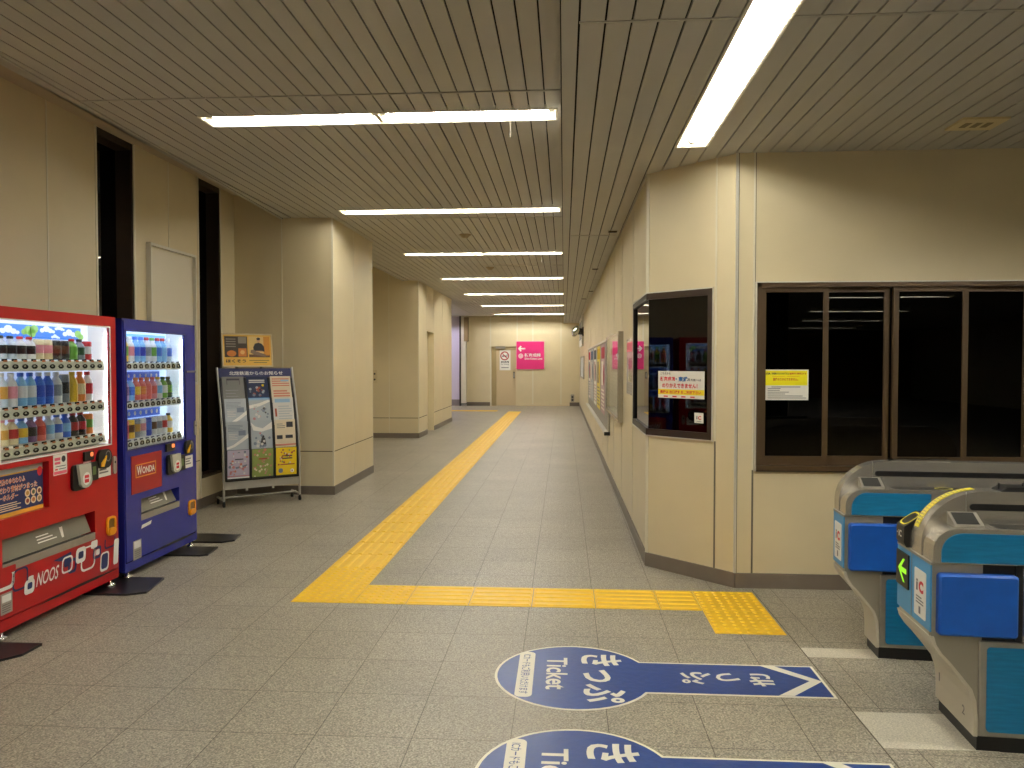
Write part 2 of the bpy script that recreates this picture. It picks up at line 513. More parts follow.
mb.box(-4.4, XB2 + 0.012, 15.488, 15.5, 0, 0.1); mb.box(XB2, XB2 + 0.012, 15.5, 16.45, 0, 0.1); mb.box(XB2, XB2 + 0.012, 17.35, 20.1, 0, 0.1)
mb.box(-4.4, -4.388, 10.58, 15.488, 0, 0.1)
struct(mb, 'baseboard_left', 'taupe baseboard along the left walls', 'baseboard')

# ------------------------------------------------------------------ office block on the right
CHL = math.hypot(BX - AX, AY - YF)       # length of the cut-off corner wall
SW = (5.90, 6.93, 0.975, 2.035)          # side pane in the right wall: Y0,Y1,z0,z1
mb = MB(M_WALL)
mb.T = frame_mat(AX, AY, -PI / 2) @ Matrix.Rotation(0, 4, 'Z')
mb.T = Matrix.Translation((AX, AY, 0)) @ Matrix.Rotation(PI / 2 + RW_ANG, 4, 'Z')   # local x = along +Y, local -y = into the wall
mb.slab(0, YB - AY + 0.2, 0, ZR + 0.1, -0.12, 0, [(-0.01, SW[1] - AY, SW[2], SW[3])])
struct(mb, 'wall_right', 'cream panelled right wall with the poster boards', 'wall')
T_CH = Matrix.Translation((AX, AY, 0)) @ Matrix.Rotation(math.atan2(YF - AY, BX - AX), 4, 'Z')  # local x = A to B, local y = into the office
CW = (0.0, 0.572, 0.985, 2.035)
mb = MB(M_WALL); mb.T = T_CH
mb.slab(0, CHL, 0, ZR + 0.1, 0, 0.12, [(-0.01, CW[1], CW[2], CW[3])])
struct(mb, 'wall_corner', 'cream cut off corner of the station office', 'wall')
FW = (1.285, 4.35, 0.80, 2.055)
mb = MB(M_WALL); mb.T = frame_mat(0, YF, 0)
mb.slab(BX, 15, 0, ZR + 0.1, 0, 0.12, [FW])
struct(mb, 'wall_front', 'cream office wall behind the ticket gates', 'wall')
mb = MB(M_SEAM); mb.T = Matrix.Translation((AX, AY, 0)) @ Matrix.Rotation(PI / 2 + RW_ANG, 4, 'Z')
y = 1.2
while y < YB - AY:
    z0 = 2.035 if y < 1.1 else 0.1
    mb.box(y - 0.008, y + 0.008, -0.003, 0.004, z0, ZR); y += 1.25
mb.T = T_CH
mb.box(-0.012, 0.012, -0.006, 0.004, 0.1, 0.985); mb.box(-0.012, 0.012, -0.006, 0.004, 2.035, ZR)
mb.box(0.588, 0.600, -0.004, 0.004, 0.98, ZR); mb.use(M_SEAM_SHADE).box(0.587, 0.599, -0.003, 0.004, 0.1, 0.98)  # lower run painted darker for the shade in the groove
mb.T = Matrix.Identity(4)
mb.use(M_ALU)
mb.box(BX - 0.012, BX + 0.004, YF - 0.006, YF + 0.012, 0.1, ZR)
mb.use(M_SEAM_SHADE).box(BX + 0.004, BX + 0.009, YF - 0.004, YF + 0.004, 0.1, ZR)
mb.use(M_SEAM)
mb.box(1.262, 1.274, YF - 0.004, YF + 0.004, 0.8, ZR); mb.use(M_SEAM_SHADE).box(1.262, 1.274, YF - 0.003, YF + 0.004, 0.1, 0.8); mb.box(1.274, 1.279, YF - 0.003, YF + 0.004, 0.8, ZR)  # below the window the seam takes the painted groove shade
struct(mb, 'trim_5', 'metal joint strips on the office walls', 'wall trim')
mb = MB(M_BASE); mb.T = Matrix.Translation((AX, AY, 0)) @ Matrix.Rotation(PI / 2 + RW_ANG, 4, 'Z')
mb.box(-0.004, YB - AY, 0, 0.014, 0, 0.1)
mb.T = T_CH; mb.box(-0.005, CHL + 0.005, -0.014, 0, 0, 0.1)
mb.T = Matrix.Identity(4); mb.box(BX - 0.002, 8, YF - 0.014, YF, 0, 0.1)
struct(mb, 'baseboard_right', 'taupe baseboard around the station office', 'baseboard')
mb = MB(M_DARKROOM)
mb.box(0.8, 8, 7.6, 7.7, 0, 2.9)
mb.prism([(1.25, YF + 0.14), (8, YF + 0.14), (8, 7.6), (0.8, 7.6), (0.8, 5.95)], 'z', 2.3, 2.32)
mb.prism([(1.25, YF + 0.14), (8, YF + 0.14), (8, 7.6), (0.8, 7.6), (0.8, 5.95)], 'z', 0.60, 0.62)
struct(mb, 'wall_office_inside', 'unlit inside of the station office', 'wall')

# cut-off corner window: one pane on the corner wall, one on the right wall
t = thing('window_3', 'brown framed office window wrapping the cut off corner', 'window'); t['kind'] = 'structure'
f = MB(M_DKBRONZE); f.T = T_CH
x0, x1, z0, z1 = CW
f.box(0.0, x1, -0.012, 0.10, z1 - 0.045, z1); f.box(0.0, x1, -0.012, 0.10, z0, z0 + 0.048); f.box(x1 - 0.038, x1, -0.012, 0.1, z0, z1)
f.box(0.30, 0.318, 0.03, 0.06, z0 + 0.04, z1 - 0.04)
f.use(M_ALU).box(0.0, x1 + 0.006, -0.014, 0, z1, z1 + 0.008); f.box(0, x1 + 0.006, -0.014, 0, z0 - 0.008, z0); f.box(x1, x1 + 0.006, -0.014, 0, z0, z1)
f.T = Matrix.Translation((AX, AY, 0)) @ Matrix.Rotation(PI / 2 + RW_ANG, 4, 'Z')
L1 = SW[1] - AY
f.use(M_BLACK).box(0.0, L1, -0.1, 0.010, z1 - 0.045, z1); f.box(0.0, L1, -0.1, 0.010, z0, z0 + 0.048); f.box(L1 - 0.06, L1, -0.1, 0.010, z0, z1)
f.use(M_ALU).box(0, L1 + 0.01, 0, 0.012, z1, z1 + 0.012); f.box(0, L1 + 0.01, 0, 0.012, z0 - 0.012, z0)
f.build('frame', t)
g = MB(G_DARK); g.T = T_CH; g.box(0.004, x1 - 0.03, 0.008, 0.014, z0 + 0.04, z1 - 0.04); g.build('pane', t)
g = MB(G_DARK); g.T = Matrix.Translation((AX, AY, 0)) @ Matrix.Rotation(PI / 2 + RW_ANG, 4, 'Z'); g.box(0.004, L1 - 0.05, -0.014, -0.008, z0 + 0.04, z1 - 0.04); g.build('pane', t)

# office front window, four sliding sashes
t = thing('window_4', 'long brown framed sliding office window behind the gates', 'window', (0, YF, 0)); t['kind'] = 'structure'
x0, x1, z0, z1 = FW
f = MB(M_BRONZE)
f.box(x0, x1, -0.02, 0.10, z1 - 0.03, z1); f.box(x0, x1, -0.03, 0.10, z0, z0 + 0.032); f.box(x0, x0 + 0.03, -0.02, 0.10, z0, z1); f.box(x1 - 0.03, x1, -0.02, 0.1, z0, z1)
f.use(M_ALU).box(x0 - 0.008, x1, -0.022, 0, z1, z1 + 0.008); f.box(x0 - 0.008, x0, -0.022, 0, z0 - 0.006, z1); f.use(M_BLACK).box(x0, x1, -0.022, 0, z0 - 0.008, z0)
f.build('frame', t)
for (a, b, yy) in ((1.315, 1.758, 0.0), (1.715, 2.165, 0.035), (2.178, 2.655, 0.0), (2.640, 3.06, 0.035), (3.07, 3.5, 0.0), (3.46, 4.32, 0.035)):
    s = MB(M_BRONZE)
    st = 0.034
    s.box(a, a + st, yy, yy + 0.03, z0 + 0.03, z1 - 0.03); s.box(b - st, b, yy, yy + 0.03, z0 + 0.03, z1 - 0.03)
    s.box(a + st, b - st, yy, yy + 0.03, z0 + 0.03, z0 + 0.095); s.box(a + st, b - st, yy, yy + 0.03, z1 - 0.062, z1 - 0.03)
    so = s.build('sash', t)
    g = MB(G_DARK); g.box(a + st, b - st, yy + 0.012, yy + 0.018, z0 + 0.095, z1 - 0.062); g.build('pane', so)

# ------------------------------------------------------------------ far end
mb = MB(M_WALL); mb.T = frame_mat(0, YB, 0)
mb.slab(-3.45, 0.75, 0, ZL + 0.1, 0, 0.2, [(-2.57, -1.70, 0, 2.11)])
struct(mb, 'wall_back', 'cream panelled wall at the far end of the passage', 'wall')
mb = MB(M_SEAM); mb.T = frame_mat(0, YB, 0)
for x in (-2.6, -1.655, -1.10, -0.107):
    mb.box(x - 0.022, x + 0.022, -0.008, 0.002, 0.0 if x < -2.5 else (2.11 if x < -1.6 else 0.06), ZL)
mb.use(M_WALL).box(-1.70, 0.20, -0.02, 0, 0, 0.06)
struct(mb, 'trim_6', 'vertical joint strips on the far wall', 'wall trim')
mb = MB(M_BASE); mb.T = frame_mat(0, YB, 0)
mb.box(-3.45, -2.62, -0.015, 0, 0, 0.13); mb.box(0.20, 0.6, -0.03, 0, 0, 0.13)
struct(mb, 'baseboard_back', 'taupe baseboard of the far wall', 'baseboard')
t = thing('door_1', 'cream door set back in the far wall', 'door', (0, YB, 0)); t['kind'] = 'structure'
f = MB(mat('door_frame_shade_tan', (176, 158, 116), 0.5)); f.box(-2.57, -2.40, 0.06, 0.16, 0, 2.11); f.box(-2.40, -1.70, 0.06, 0.16, 1.98, 2.11); f.build('door_frame', t)  # frame colour darkened to stand for the shading at top and left
f = MB(mat('door_leaf', (206, 186, 148), 0.4)); f.box(-2.40, -1.70, 0.075, 0.115, 0.01, 1.98); leaf = f.build('door_leaf', t)
f = MB(M_BLACK); f.box(-1.80, -1.74, 0.05, 0.076, 0.98, 1.2); f.use(M_ALU).box(-1.785, -1.755, 0.035, 0.05, 1.0, 1.18); f.build('door_handle', leaf)
f = MB(M_STEELD); f.box(-2.42, -2.08, 0.01, 0.061, 2.02, 2.10); f.build('door_closer', t)
# passage to the left at the far end
M_LAV = mat('pale_lilac_panel', (224, 214, 232), 0.4)
mb = MB(M_LAV); mb.box(-8, -3.68, YB, YB + 0.2, 0.22, ZL); mb.use(mat('grey_kick', (150, 140, 140), 0.5)).box(-8, -3.72, YB - 0.01, YB + 0.2, 0, 0.22)
struct(mb, 'wall_side_passage', 'pale lilac lit wall of the side passage', 'wall')
mb = MB(M_DKBRONZE); mb.box(-3.70, -3.655, YB - 0.1, YB + 0.1, 0, ZL)
mb.use(mat('white_post', (224, 216, 196), 0.4)).box(-3.62, -3.46, YB - 0.25, YB + 0.1, 0.1, ZL)
mb.use(mat('tan_box', (150, 128, 92), 0.6)).box(-3.52, -3.38, YB - 0.26, YB, 2.28, ZL - 0.05)
struct(mb, 'trim_7', 'white post and dark frame at the passage corner', 'wall trim')
mb = MB(M_WALL); mb.box(-8.1, -8, 19.9, 28, 0, ZS); mb.box(-8, -4.6, 19.9, 20.1, 0, ZS)
struct(mb, 'wall_side_passage_end', 'end wall of the side passage', 'wall')

# concourse behind the photographer, seen only in the window reflections
mb = MB(M_WALL); mb.box(-4, 4.2, -9.1, -9, 0, ZS); mb.box(4.1, 4.2, -24, -9, 0, ZS)
mb.use(mat('far_tan_wall', (150, 110, 84), 0.6)).box(4, 15, -24.1, -24, 0, ZS)
mb.use(M_DARKROOM).box(1.6, 3.9, -3.4, -3.2, 0, ZR)  # dark block added out of view to keep the pane reflections black
struct(mb, 'wall_rear', 'concourse walls and an added dark block behind the viewpoint', 'wall')
mb = MB(M_WALL); mb.box(15, 15.1, -24, YF, 0, ZR + 0.1)
mb.use(M_CEIL).box(8, 15, -24, YF, ZR + 0.02, ZR + 0.1); mb.box(4, 8, -24, -9, ZR + 0.02, ZR + 0.1)
struct(mb, 'wall_concourse', 'concourse wall on the right beyond the gates', 'wall')

# ------------------------------------------------------------------ lights
def tube_mat(name, s):
    m = bpy.data.materials.new(name); m.use_nodes = True
    nt = m.node_tree; nt.nodes.remove(nt.nodes['Principled BSDF'])
    e = nt.nodes.new('ShaderNodeEmission'); e.inputs[0].default_value = (*TUBE_TINT, 1); e.inputs[1].default_value = s
    nt.links.new(e.outputs[0], nt.nodes['Material Output'].inputs['Surface'])
    return m
M_TUBE = tube_mat('lit_fluorescent_tube', TUBE_STRENGTH)
M_TUBE4 = tube_mat('lit_fluorescent_tube_boosted', TUBE_STRENGTH * 1.4)  # same kind of tube, strength raised to brighten far passage and office wall
M_TUBE3 = tube_mat('lit_fluorescent_tube_concourse', REAR_TUBE_STRENGTH)
M_TUBE2 = tube_mat('lit_fluorescent_tube_bright', RIGHT_TUBE_STRENGTH)
M_TROUGH = mat('white_trough', (236, 230, 210), 0.35)
M_CAP = mat('tube_end_cap', (206, 202, 190), 0.4)
def ceiling_light(label, loc, rz, length, width, two, mt, group, cord=False):
    t = thing('ceiling_light', label, 'ceiling light', loc, rz, group)
    h, q = length / 2, width / 2
    b = MB(M_TROUGH)
    dp = 0.075
    b.box(-h, h, -q, -q + 0.006, -0.005, dp); b.box(-h, h, q - 0.006, q, -0.005, dp)
    b.box(-h, -h + 0.006, -q, q, -0.005, dp); b.box(h - 0.006, h, -q, q, -0.005, dp)
    b.box(-h, h, -q, q, dp, dp + 0.006)
    b.box(-h - 0.01, h + 0.01, -q - 0.01, -q, -0.008, 0.0); b.box(-h - 0.01, h + 0.01, q, q + 0.01, -0.008, 0.0)
    b.box(-h - 0.01, -h, -q, q, -0.008, 0); b.box(h, h + 0.01, -q, q, -0.008, 0)
    if two: b.box(-0.012, 0.012, -q, q, 0.0, dp)
    b.build('housing', t)
    segs = ((-h + 0.03, -0.03), (0.03, h - 0.03)) if two else ((-h + 0.03, h - 0.03),)
    for (a, c) in segs:
        m = MB(mt); m.tube([(a + 0.02, 0, 0.03), (c - 0.02, 0, 0.03)], 0.0165, 10); tb = m.build('tube', t)
        for e in (a, c):
            MB(M_CAP).tube([(e - 0.02, 0, 0.03), (e + 0.02, 0, 0.03)], 0.0175, 10).build('end_cap', tb)
    if cord:
        m = MB(mat('dull_cord', (120, 112, 96), 0.7)); m.tube([(h * 0.74, 0.02, 0.03), (h * 0.745, 0.02, -0.12)], 0.0018, 6); m.lathe([(0.002, -0.145), (0.006, -0.14), (0.004, -0.118)], h * 0.745, 0.02, 8)
        m.build('pull_cord', t)
    return t
ORD = ['nearest crosswise light with two tubes and a cord on the left ceiling', 'second crosswise light down the passage, one long tube', 'third crosswise light down the passage, two tubes end to end', 'fourth crosswise light down the passage, one long tube', 'fifth crosswise light down the passage, two short looking tubes', 'sixth crosswise light down the passage, second from the far wall', 'last crosswise light, closest to the far end wall']
for i, y in enumerate(LIGHT_Y):
    ceiling_light(ORD[i], ((LX0 + LX1) / 2 + lxo(i), y, ZL), 0, LX1 - LX0, 2 * LW, i % 2 == 0, M_TUBE if i < 2 else M_TUBE4, 'crosswise ceiling lights of the passage', i in (0, 2))
for i, y in enumerate(back_lights):
    ceiling_light(['crosswise light just behind the viewpoint', 'crosswise light over the concourse behind the viewpoint', 'crosswise light farthest behind the viewpoint'][i], ((LX0 + LX1) / 2, y, ZL), 0, LX1 - LX0, 2 * LW, True, M_TUBE3, 'crosswise ceiling lights behind the viewpoint')
for i, (a, b) in enumerate(right_runs):
    ceiling_light(['big lengthwise strip light on the lower ceiling near the office', 'lengthwise strip light over the viewpoint', 'lengthwise strip light behind the viewpoint'][i], ((RL0 + RL1) / 2, (a + b) / 2, ZR), PI / 2, b - a, RL1 - RL0, False, M_TUBE2, 'lengthwise strip lights')
# side passage lamp (cool)
M_TUBEC = tube_mat('lit_cool_tube', 170.0)
M_TUBEC.node_tree.nodes['Emission'].inputs[0].default_value = (0.86, 0.84, 1.0, 1)
ceiling_light('cool white light over the side passage', (-5.35, 26.2, ZL - 0.09), 0, 2.4, 0.2, False, M_TUBEC, None)
# concourse lamps beyond the gates
for i, (x, y) in enumerate(((3.7, 2.7), (6.2, -1.6), (6.4, -5.2), (2.6, -6.5), (7.4, -9.5), (8.6, -14.0), (9.6, -19.0))):
    ceiling_light(['concourse strip light beyond the gates', 'concourse strip light behind the gates', 'concourse strip light far behind the gates', 'concourse strip light near the rear wall', 'fourth concourse strip light back from the gates', 'fifth concourse strip light back from the gates', 'last concourse strip light back from the gates'][i], (x, y, ZR - 0.09), 0, 2.4, 0.2, True, M_TUBE4 if i == 0 else M_TUBE3, 'concourse strip lights')

# ------------------------------------------------------------------ tactile paving
def rib_blocks(mb, u0, u1, v0, v1, along_v, block=0.405, n=5):
    """base plates with raised bars; bars run along v (along_v) or along u"""
    T0 = mb.T
    L0, L1 = (v0, v1) if along_v else (u0, u1)
    W0, W1_ = (u0, u1) if along_v else (v0, v1)
    p = L0
    while p < L1 - 0.03:
        q = min(p + block, L1)
        def bx(a, b, c, d, z0, z1):
            if along_v: mb.box(a, b, c, d, z0, z1)
            else: mb.box(c, d, a, b, z0, z1)
        mb.use(M_YEL); bx(W0, W1_, p + 0.002, q - 0.002, 0, 0.003)
        mb.use(M_YELD)
        pw = (W1_ - W0) / n
        for i in range(n):
            c = W0 + pw * (i + 0.5)
            a, b = c - pw * 0.24, c + pw * 0.24
            e, f = p + 0.012, q - 0.012
            pts = [(a, e), (b, e), (b, f), (a, f)]; s_ = pw * 0.10
            top = [(a + s_, e + s_), (b - s_, e + s_), (b - s_, f - s_), (a + s_, f - s_)]
            if not along_v:
                pts = [(y, x) for x, y in pts]; top = [(y, x) for x, y in top]
            mb.add([(x, y, 0.003) for x, y in pts] + [(x, y, 0.009) for x, y in top], [(4, 5, 6, 7), (0, 1, 5, 4), (1, 2, 6, 5), (2, 3, 7, 6), (3, 0, 4, 7)])
        p = q
def dot_block(mb, x0, x1, y0, y1, nx=7, ny=7):
    mb.use(M_YEL); mb.box(x0 + 0.002, x1 - 0.002, y0 + 0.002, y1 - 0.002, 0, 0.003)
    mb.use(M_YELD)
    for i in range(nx):
        for j in range(ny):
            cx = x0 + (x1 - x0) * (i + 0.5) / nx; cy = y0 + (y1 - y0) * (j + 0.5) / ny
            r0, r1 = 0.017, 0.010
            ring = [(math.cos(2 * PI * k / 8), math.sin(2 * PI * k / 8)) for k in range(8)]
            mb.add([(cx + r0 * a, cy + r0 * b, 0.003) for a, b in ring] + [(cx + r1 * a, cy + r1 * b, 0.008) for a, b in ring],
                   [tuple(range(8, 16))] + [(k, (k + 1) % 8, 8 + (k + 1) % 8, 8 + k) for k in range(8)])
mb = MB(M_YEL); rib_blocks(mb, -1.735, -1.33, 5.60, 24.2, True)
tag(mb.build('tactile_strip'), 'long yellow ribbed tactile strip running down the passage floor', 'tactile paving')
mb = MB(M_YEL); dot_block(mb, -1.735, -1.33, 5.19, 5.60); dot_block(mb, -1.735, -1.33, 4.785, 5.19); dot_block(mb, -1.33, -0.995, 4.785, 5.19, 6, 7)
tag(mb.build('tactile_patch'), 'yellow dotted tactile patch at the corner where two strips meet', 'tactile paving')
mb = MB(M_YEL); rib_blocks(mb, -0.995, 0.85, 4.785, 5.19, False, 0.398)
tag(mb.build('tactile_strip'), 'short yellow ribbed tactile strip crossing the floor towards the gates', 'tactile paving')
mb = MB(M_YEL); dot_block(mb, 0.85, 1.245, 4.785, 5.19); dot_block(mb, 0.85, 1.245, 4.38, 4.785)
tag(mb.build('tactile_patch'), 'yellow dotted tactile patch on the floor next to the ticket gates', 'tactile paving')
mb = MB(M_YEL); rib_blocks(mb, -4.4, -2.1, 24.25, 24.65, False)
tag(mb.build('tactile_strip'), 'far yellow tactile strip turning into the side passage', 'tactile paving')

# ------------------------------------------------------------------ floor stickers
M_DECALT = mat('decal_blue_text', (30, 60, 124), 0.45)
def floor_sticker(label, y0):
    t = thing('floor_sticker', label, 'floor sticker', (0, y0, 0), 0, 'blue ticket floor stickers')
    t.rotation_euler = (0, 0, 0)
    CX, R, XJ, XE, HW = 0.05, 0.385, 0.38, 1.240, 0.187
    a0 = math.asin(HW / R)
    def outline(r, hw, xe):
        a = math.asin(hw / r)
        n = 40
        pts = [(CX + r * math.cos(a + (2 * PI - 2 * a) * i / n), r * math.sin(a + (2 * PI - 2 * a) * i / n)) for i in range(n + 1)]
        return pts + [(xe, -hw), (xe, hw)]
    b = MB(M_DECALW); b.prism(outline(R, HW, XE), 'z', 0.0002, 0.0016)
    b.build('border', t)
    b = MB(M_DECAL); b.prism(outline(R - 0.013, HW - 0.013, XE - 0.013), 'z', 0.0016, 0.0021); b.build('blue_face', t)
    b = MB(M_DECALW)
    # chevron at the tip
    x1 = XE - 0.013; h = HW - 0.013
    for s in (1, -1):
        p = [(x1 - 0.245, s * h), (x1 - 0.175, s * h), (x1 + 0.004, s * 0.0), (x1 - 0.055, s * 0.0)]
        b.add([(x, y, 0.0026) for x, y in p], [(0, 1, 2, 3)])
    b.build('chevron', t)
    # lettering: shaft text upside down, disc text turned a quarter
    b = MB(M_DECALW)
    b.T = Matrix.Translation((1.0, 0.074, 0.0026)) @ Matrix.Rotation(PI, 4, 'Z') @ Matrix.Rotation(-PI / 2, 4, 'X')
    b.text('きっぷ', 0.0, 0.435, 0, 0.15, 0, 0.02); b.build('lettering', t); b = MB(M_DECALW)
    q = Matrix.Translation((0, 0, 0.0026)) @ Matrix.Rotation(-PI / 2, 4, 'Z') @ Matrix.Rotation(-PI / 2, 4, 'X')
    b.T = q                              # local x runs towards the viewer (-Y), local z points to +X
    b.text('きっぷ', -0.27, 0.30, 0.09, 0.295, 0, 0.022); b.build('lettering', t); b = MB(M_DECALW); b.T = q
    b.text('Ticket', -0.215, 0.175, -0.085, 0.02, 0, 0.02)
    b.build('lettering', t)
    b = MB(M_DECALW); b.T = q
    b.shape(rrect(-0.285, 0.265, -0.225, -0.145, 0.03, 6), 0)
    bd = b.build('badge', t)
    b = MB(M_DECALT); b.T = Matrix.Translation((0, 0, 0.0005)) @ q
    b.text('ICカードもご利用いただけます', -0.25, 0.23, -0.208, -0.162, 0, 0.008); b.build('badge_text', bd)
    return t
floor_sticker('whole blue keyhole shaped ticket sticker on the floor, farther of two', 3.745)
floor_sticker('blue keyhole shaped ticket sticker cut by the picture edge, nearer of two', 3.745 - 0.945)

# ------------------------------------------------------------------ vending machines
M_RED = mat('machine_red', (170, 9, 18), 0.28, noise=0.03, nscale=5)
M_REDD = mat('machine_red_trim', (150, 12, 16), 0.35)
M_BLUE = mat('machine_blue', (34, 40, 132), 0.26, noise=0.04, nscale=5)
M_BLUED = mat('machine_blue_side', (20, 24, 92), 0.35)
M_NAVY = mat('navy_print', (28, 40, 92), 0.45)
M_LITW = mat('backlit_panel_red', (222, 226, 240), 0.5, emit=(206, 218, 255), es=0.55)
M_LITB = mat('backlit_panel_blue', (216, 226, 246), 0.5, emit=(170, 204, 255), es=0.7)
M_LED = mat('display_led_tube', (255, 255, 255), 0.4, emit=(232, 240, 255), es=10.0)
M_RAIL = mat('ivory_price_rail', (240, 232, 208), 0.4)
M_BTN = mat('button_black', (24, 22, 22), 0.25)
M_RING_GLINT = mat('button_ring_and_glint', (190, 180, 160), 0.3)
M_ORANGE = mat('orange_print', (224, 120, 50), 0.5)
M_COIN = mat('amber_return', (236, 156, 20), 0.35)
M_SMOKE = mat('smoky_flap', (120, 116, 102), 0.22, spec=0.7)
M_LEVER = mat('yellow_lever', (240, 178, 30), 0.35)
M_SILVERP = mat('silver_plate', (176, 170, 158), 0.35, 0.5)
M_TONGUE = mat('reader_grey', (186, 184, 170), 0.35)
M_REDPRINT = mat('red_print', (206, 36, 48), 0.5)
M_PINK_PRINT_REFL = mat('pink_print_and_reflection', (226, 96, 120), 0.5)
M_SKY = mat('sky_blue_print', (58, 130, 226), 0.5, emit=(60, 130, 226), es=0.35)
M_CLOUD = mat('cloud_white_print', (226, 238, 252), 0.5, emit=(220, 234, 252), es=0.4)
M_LEAFG = mat('tree_green_print', (150, 200, 110), 0.5, emit=(150, 200, 110), es=0.3)
M_DARKTXT = mat('dark_print', (40, 40, 46), 0.55)
M_GREYTXT = mat('grey_print', (120, 116, 112), 0.55)
M_CREAMTXT = mat('cream_print', (238, 214, 176), 0.5)

def vending(name, label, loc, W, body, side, trim, win, rails, n_btn, rail_x, poster, flap, ret, reader, card, lever, bill, key):
    """local x to the viewer's right, y into the machine, front face at y = 0"""
    t = thing('vending_machine', label, 'vending machine', loc, PI / 2, 'drink vending machines')
    D, H, Z0 = 0.68, 1.83, 0.065
    holes = [win, poster['rect'], flap] if poster.get('recess') else [win, flap]
    b = MB(body)
    b.slab(0.012, W - 0.012, 0.125, H - 0.012, 0.0, 0.018, holes)
    cav = (win[0] - 0.026, win[1] + 0.026, win[2], win[3] + 0.028)      # display case, wider than its opening
    b.slab(0.012, W - 0.012, 0.125, H - 0.012, 0.018, 0.2, [cav] + holes[1:])
    b.box(0.0, 0.012, 0.006, 0.2, Z0, H); b.box(W - 0.012, W, 0.006, 0.2, Z0, H); b.box(0, W, 0.006, 0.2, H - 0.012, H)
    b.build('door', t)
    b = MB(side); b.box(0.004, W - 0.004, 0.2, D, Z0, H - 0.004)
    b.box(0.05, W - 0.05, 0.12, 0.2, 0.2, 0.5)
    b.build('cabinet', t)
    # lower kick panel with a wavy shadow gap
    b = MB(body); b.box(0.006, W - 0.006, 0.004, 0.2, Z0 - 0.01, 0.118); b.build('kick_panel', t)
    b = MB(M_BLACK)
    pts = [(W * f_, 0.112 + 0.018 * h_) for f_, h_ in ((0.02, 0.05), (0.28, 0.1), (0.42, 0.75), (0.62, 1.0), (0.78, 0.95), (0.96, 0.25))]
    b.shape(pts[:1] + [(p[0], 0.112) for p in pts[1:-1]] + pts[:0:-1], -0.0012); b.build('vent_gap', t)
    # display case
    x0, x1, z0, z1 = win
    b = MB(poster['lit'])
    b.box(cav[0], cav[1], 0.165, 0.17, z0, cav[3])
    b.build('display_back', t)
    b = MB(M_WHITE); b.box(cav[0], cav[0] + 0.003, 0.018, 0.17, z0, cav[3]); b.box(cav[1] - 0.003, cav[1], 0.018, 0.17, z0, cav[3]); b.box(cav[0], cav[1], 0.018, 0.17, z0, z0 + 0.004); b.box(cav[0], cav[1], 0.018, 0.17, cav[3] - 0.003, cav[3]); b.build('display_lining', t)
    b = MB(M_LED); b.tube([(x0 + 0.03, 0.04, z1 + 0.010), (x1 - 0.03, 0.04, z1 + 0.010)], 0.008, 8); b.build('lamp', t)
    for xx in (x0 - 0.012, x1 + 0.012):
        MB(M_LED).tube([(xx, 0.034, z0 + 0.03), (xx, 0.034, z1 - 0.03)], 0.007, 6).build('lamp', t)
    for (ra, rb) in rails:
        b = MB(M_RAIL if name != 'blue' else M_WHITE)
        b.box(rail_x[0], rail_x[1], 0.035, 0.15, ra, rb)
        b.prism([(0.035, ra), (0.035, rb), (0.022, rb - 0.006), (0.014, ra + 0.004)], 'x', rail_x[0], rail_x[1])
        r = b.build('shelf_rail', t)
        pitch = (rail_x[1] - rail_x[0] - 0.02) / n_btn
        for i in range(n_btn):
            cx = rail_x[0] + 0.01 + pitch * (i + 0.5)
            bw, bh = (0.0255, 0.0135) if name != 'blue' else (0.027, 0.021)
            k = MB(M_RING_GLINT); zc = ra + (rb - ra) * (0.42 if name != 'blue' else 0.45)
            k.disc(cx, zc, bw + 0.003, 0.0165, 14, bh + 0.0025)
            k.use(M_BTN).disc(cx, zc, bw, 0.0155, 14, bh).use(M_RING_GLINT).disc(cx - 0.003, zc + 0.003, bw * .42, 0.0145, 8, bh * .4)  # small pale offset disc paints a highlight on the button
            k.build('button', r)
            k = MB(M_BTN if name != 'blue' else M_NAVY); zt = rb - 0.004
            k.rect(cx - 0.022, cx + 0.022, zt - 0.001, zt + 0.011, 0.0215)
            k.use(M_ORANGE if name != 'blue' else M_WHITE).rect(cx - 0.017, cx + 0.013, zt - 0.006, zt + 0.004, 0.0135)
            k.build('price_tag', r)
    g = MB(G_CLEAR); g.box(x0 + 0.002, x1 - 0.002, 0.004, 0.008, z0 + 0.004, z1 - 0.002); g.build('display_window', t)
    b = MB(M_WHITE if name != 'blue' else M_BLUED)
    rim = 0.008
    b.slab(x0 - rim, x1 + rim, z0 - rim, z1 + rim, -0.003, 0.003, [win]); b.build('window_rim', t)
    # delivery flap
    fx0, fx1, fz0, fz1 = flap
    b = MB(M_BLACK); b.box(fx0, fx1, 0.10, 0.12, fz0, fz1); b.build('delivery_bay', t)
    b = MB(M_SMOKE)
    b.prism([(0.055, fz1 - 0.01), (0.065, fz1 - 0.01), (0.02, fz0 + 0.055), (0.01, fz0 + 0.055)], 'x', fx0 + 0.012, fx1 - 0.03)
    dl = b.build('delivery_flap', t)
    b = MB(M_PAPER)
    sl = Matrix(((1, 0, 0, 0), (0, 1, -0.045 / (fz1 - fz0 - 0.065), 0), (0, 0, 1, 0), (0, 0, 0, 1)))
    xm = (fx0 + fx1) / 2
    def yf(z): return 0.0085 + 0.045 * (z - fz0 - 0.055) / (fz1 - fz0 - 0.065)
    for k in range(3):
        za = fz0 + 0.09 + 0.017 * k
        b.add([(xm - 0.1, yf(za), za), (xm + 0.07 - 0.03 * k, yf(za), za), (xm + 0.07 - 0.03 * k, yf(za + 0.006), za + 0.006), (xm - 0.1, yf(za + 0.006), za + 0.006)], [(0, 1, 2, 3)])
    za, zb = fz0 + 0.08, fz0 + 0.14
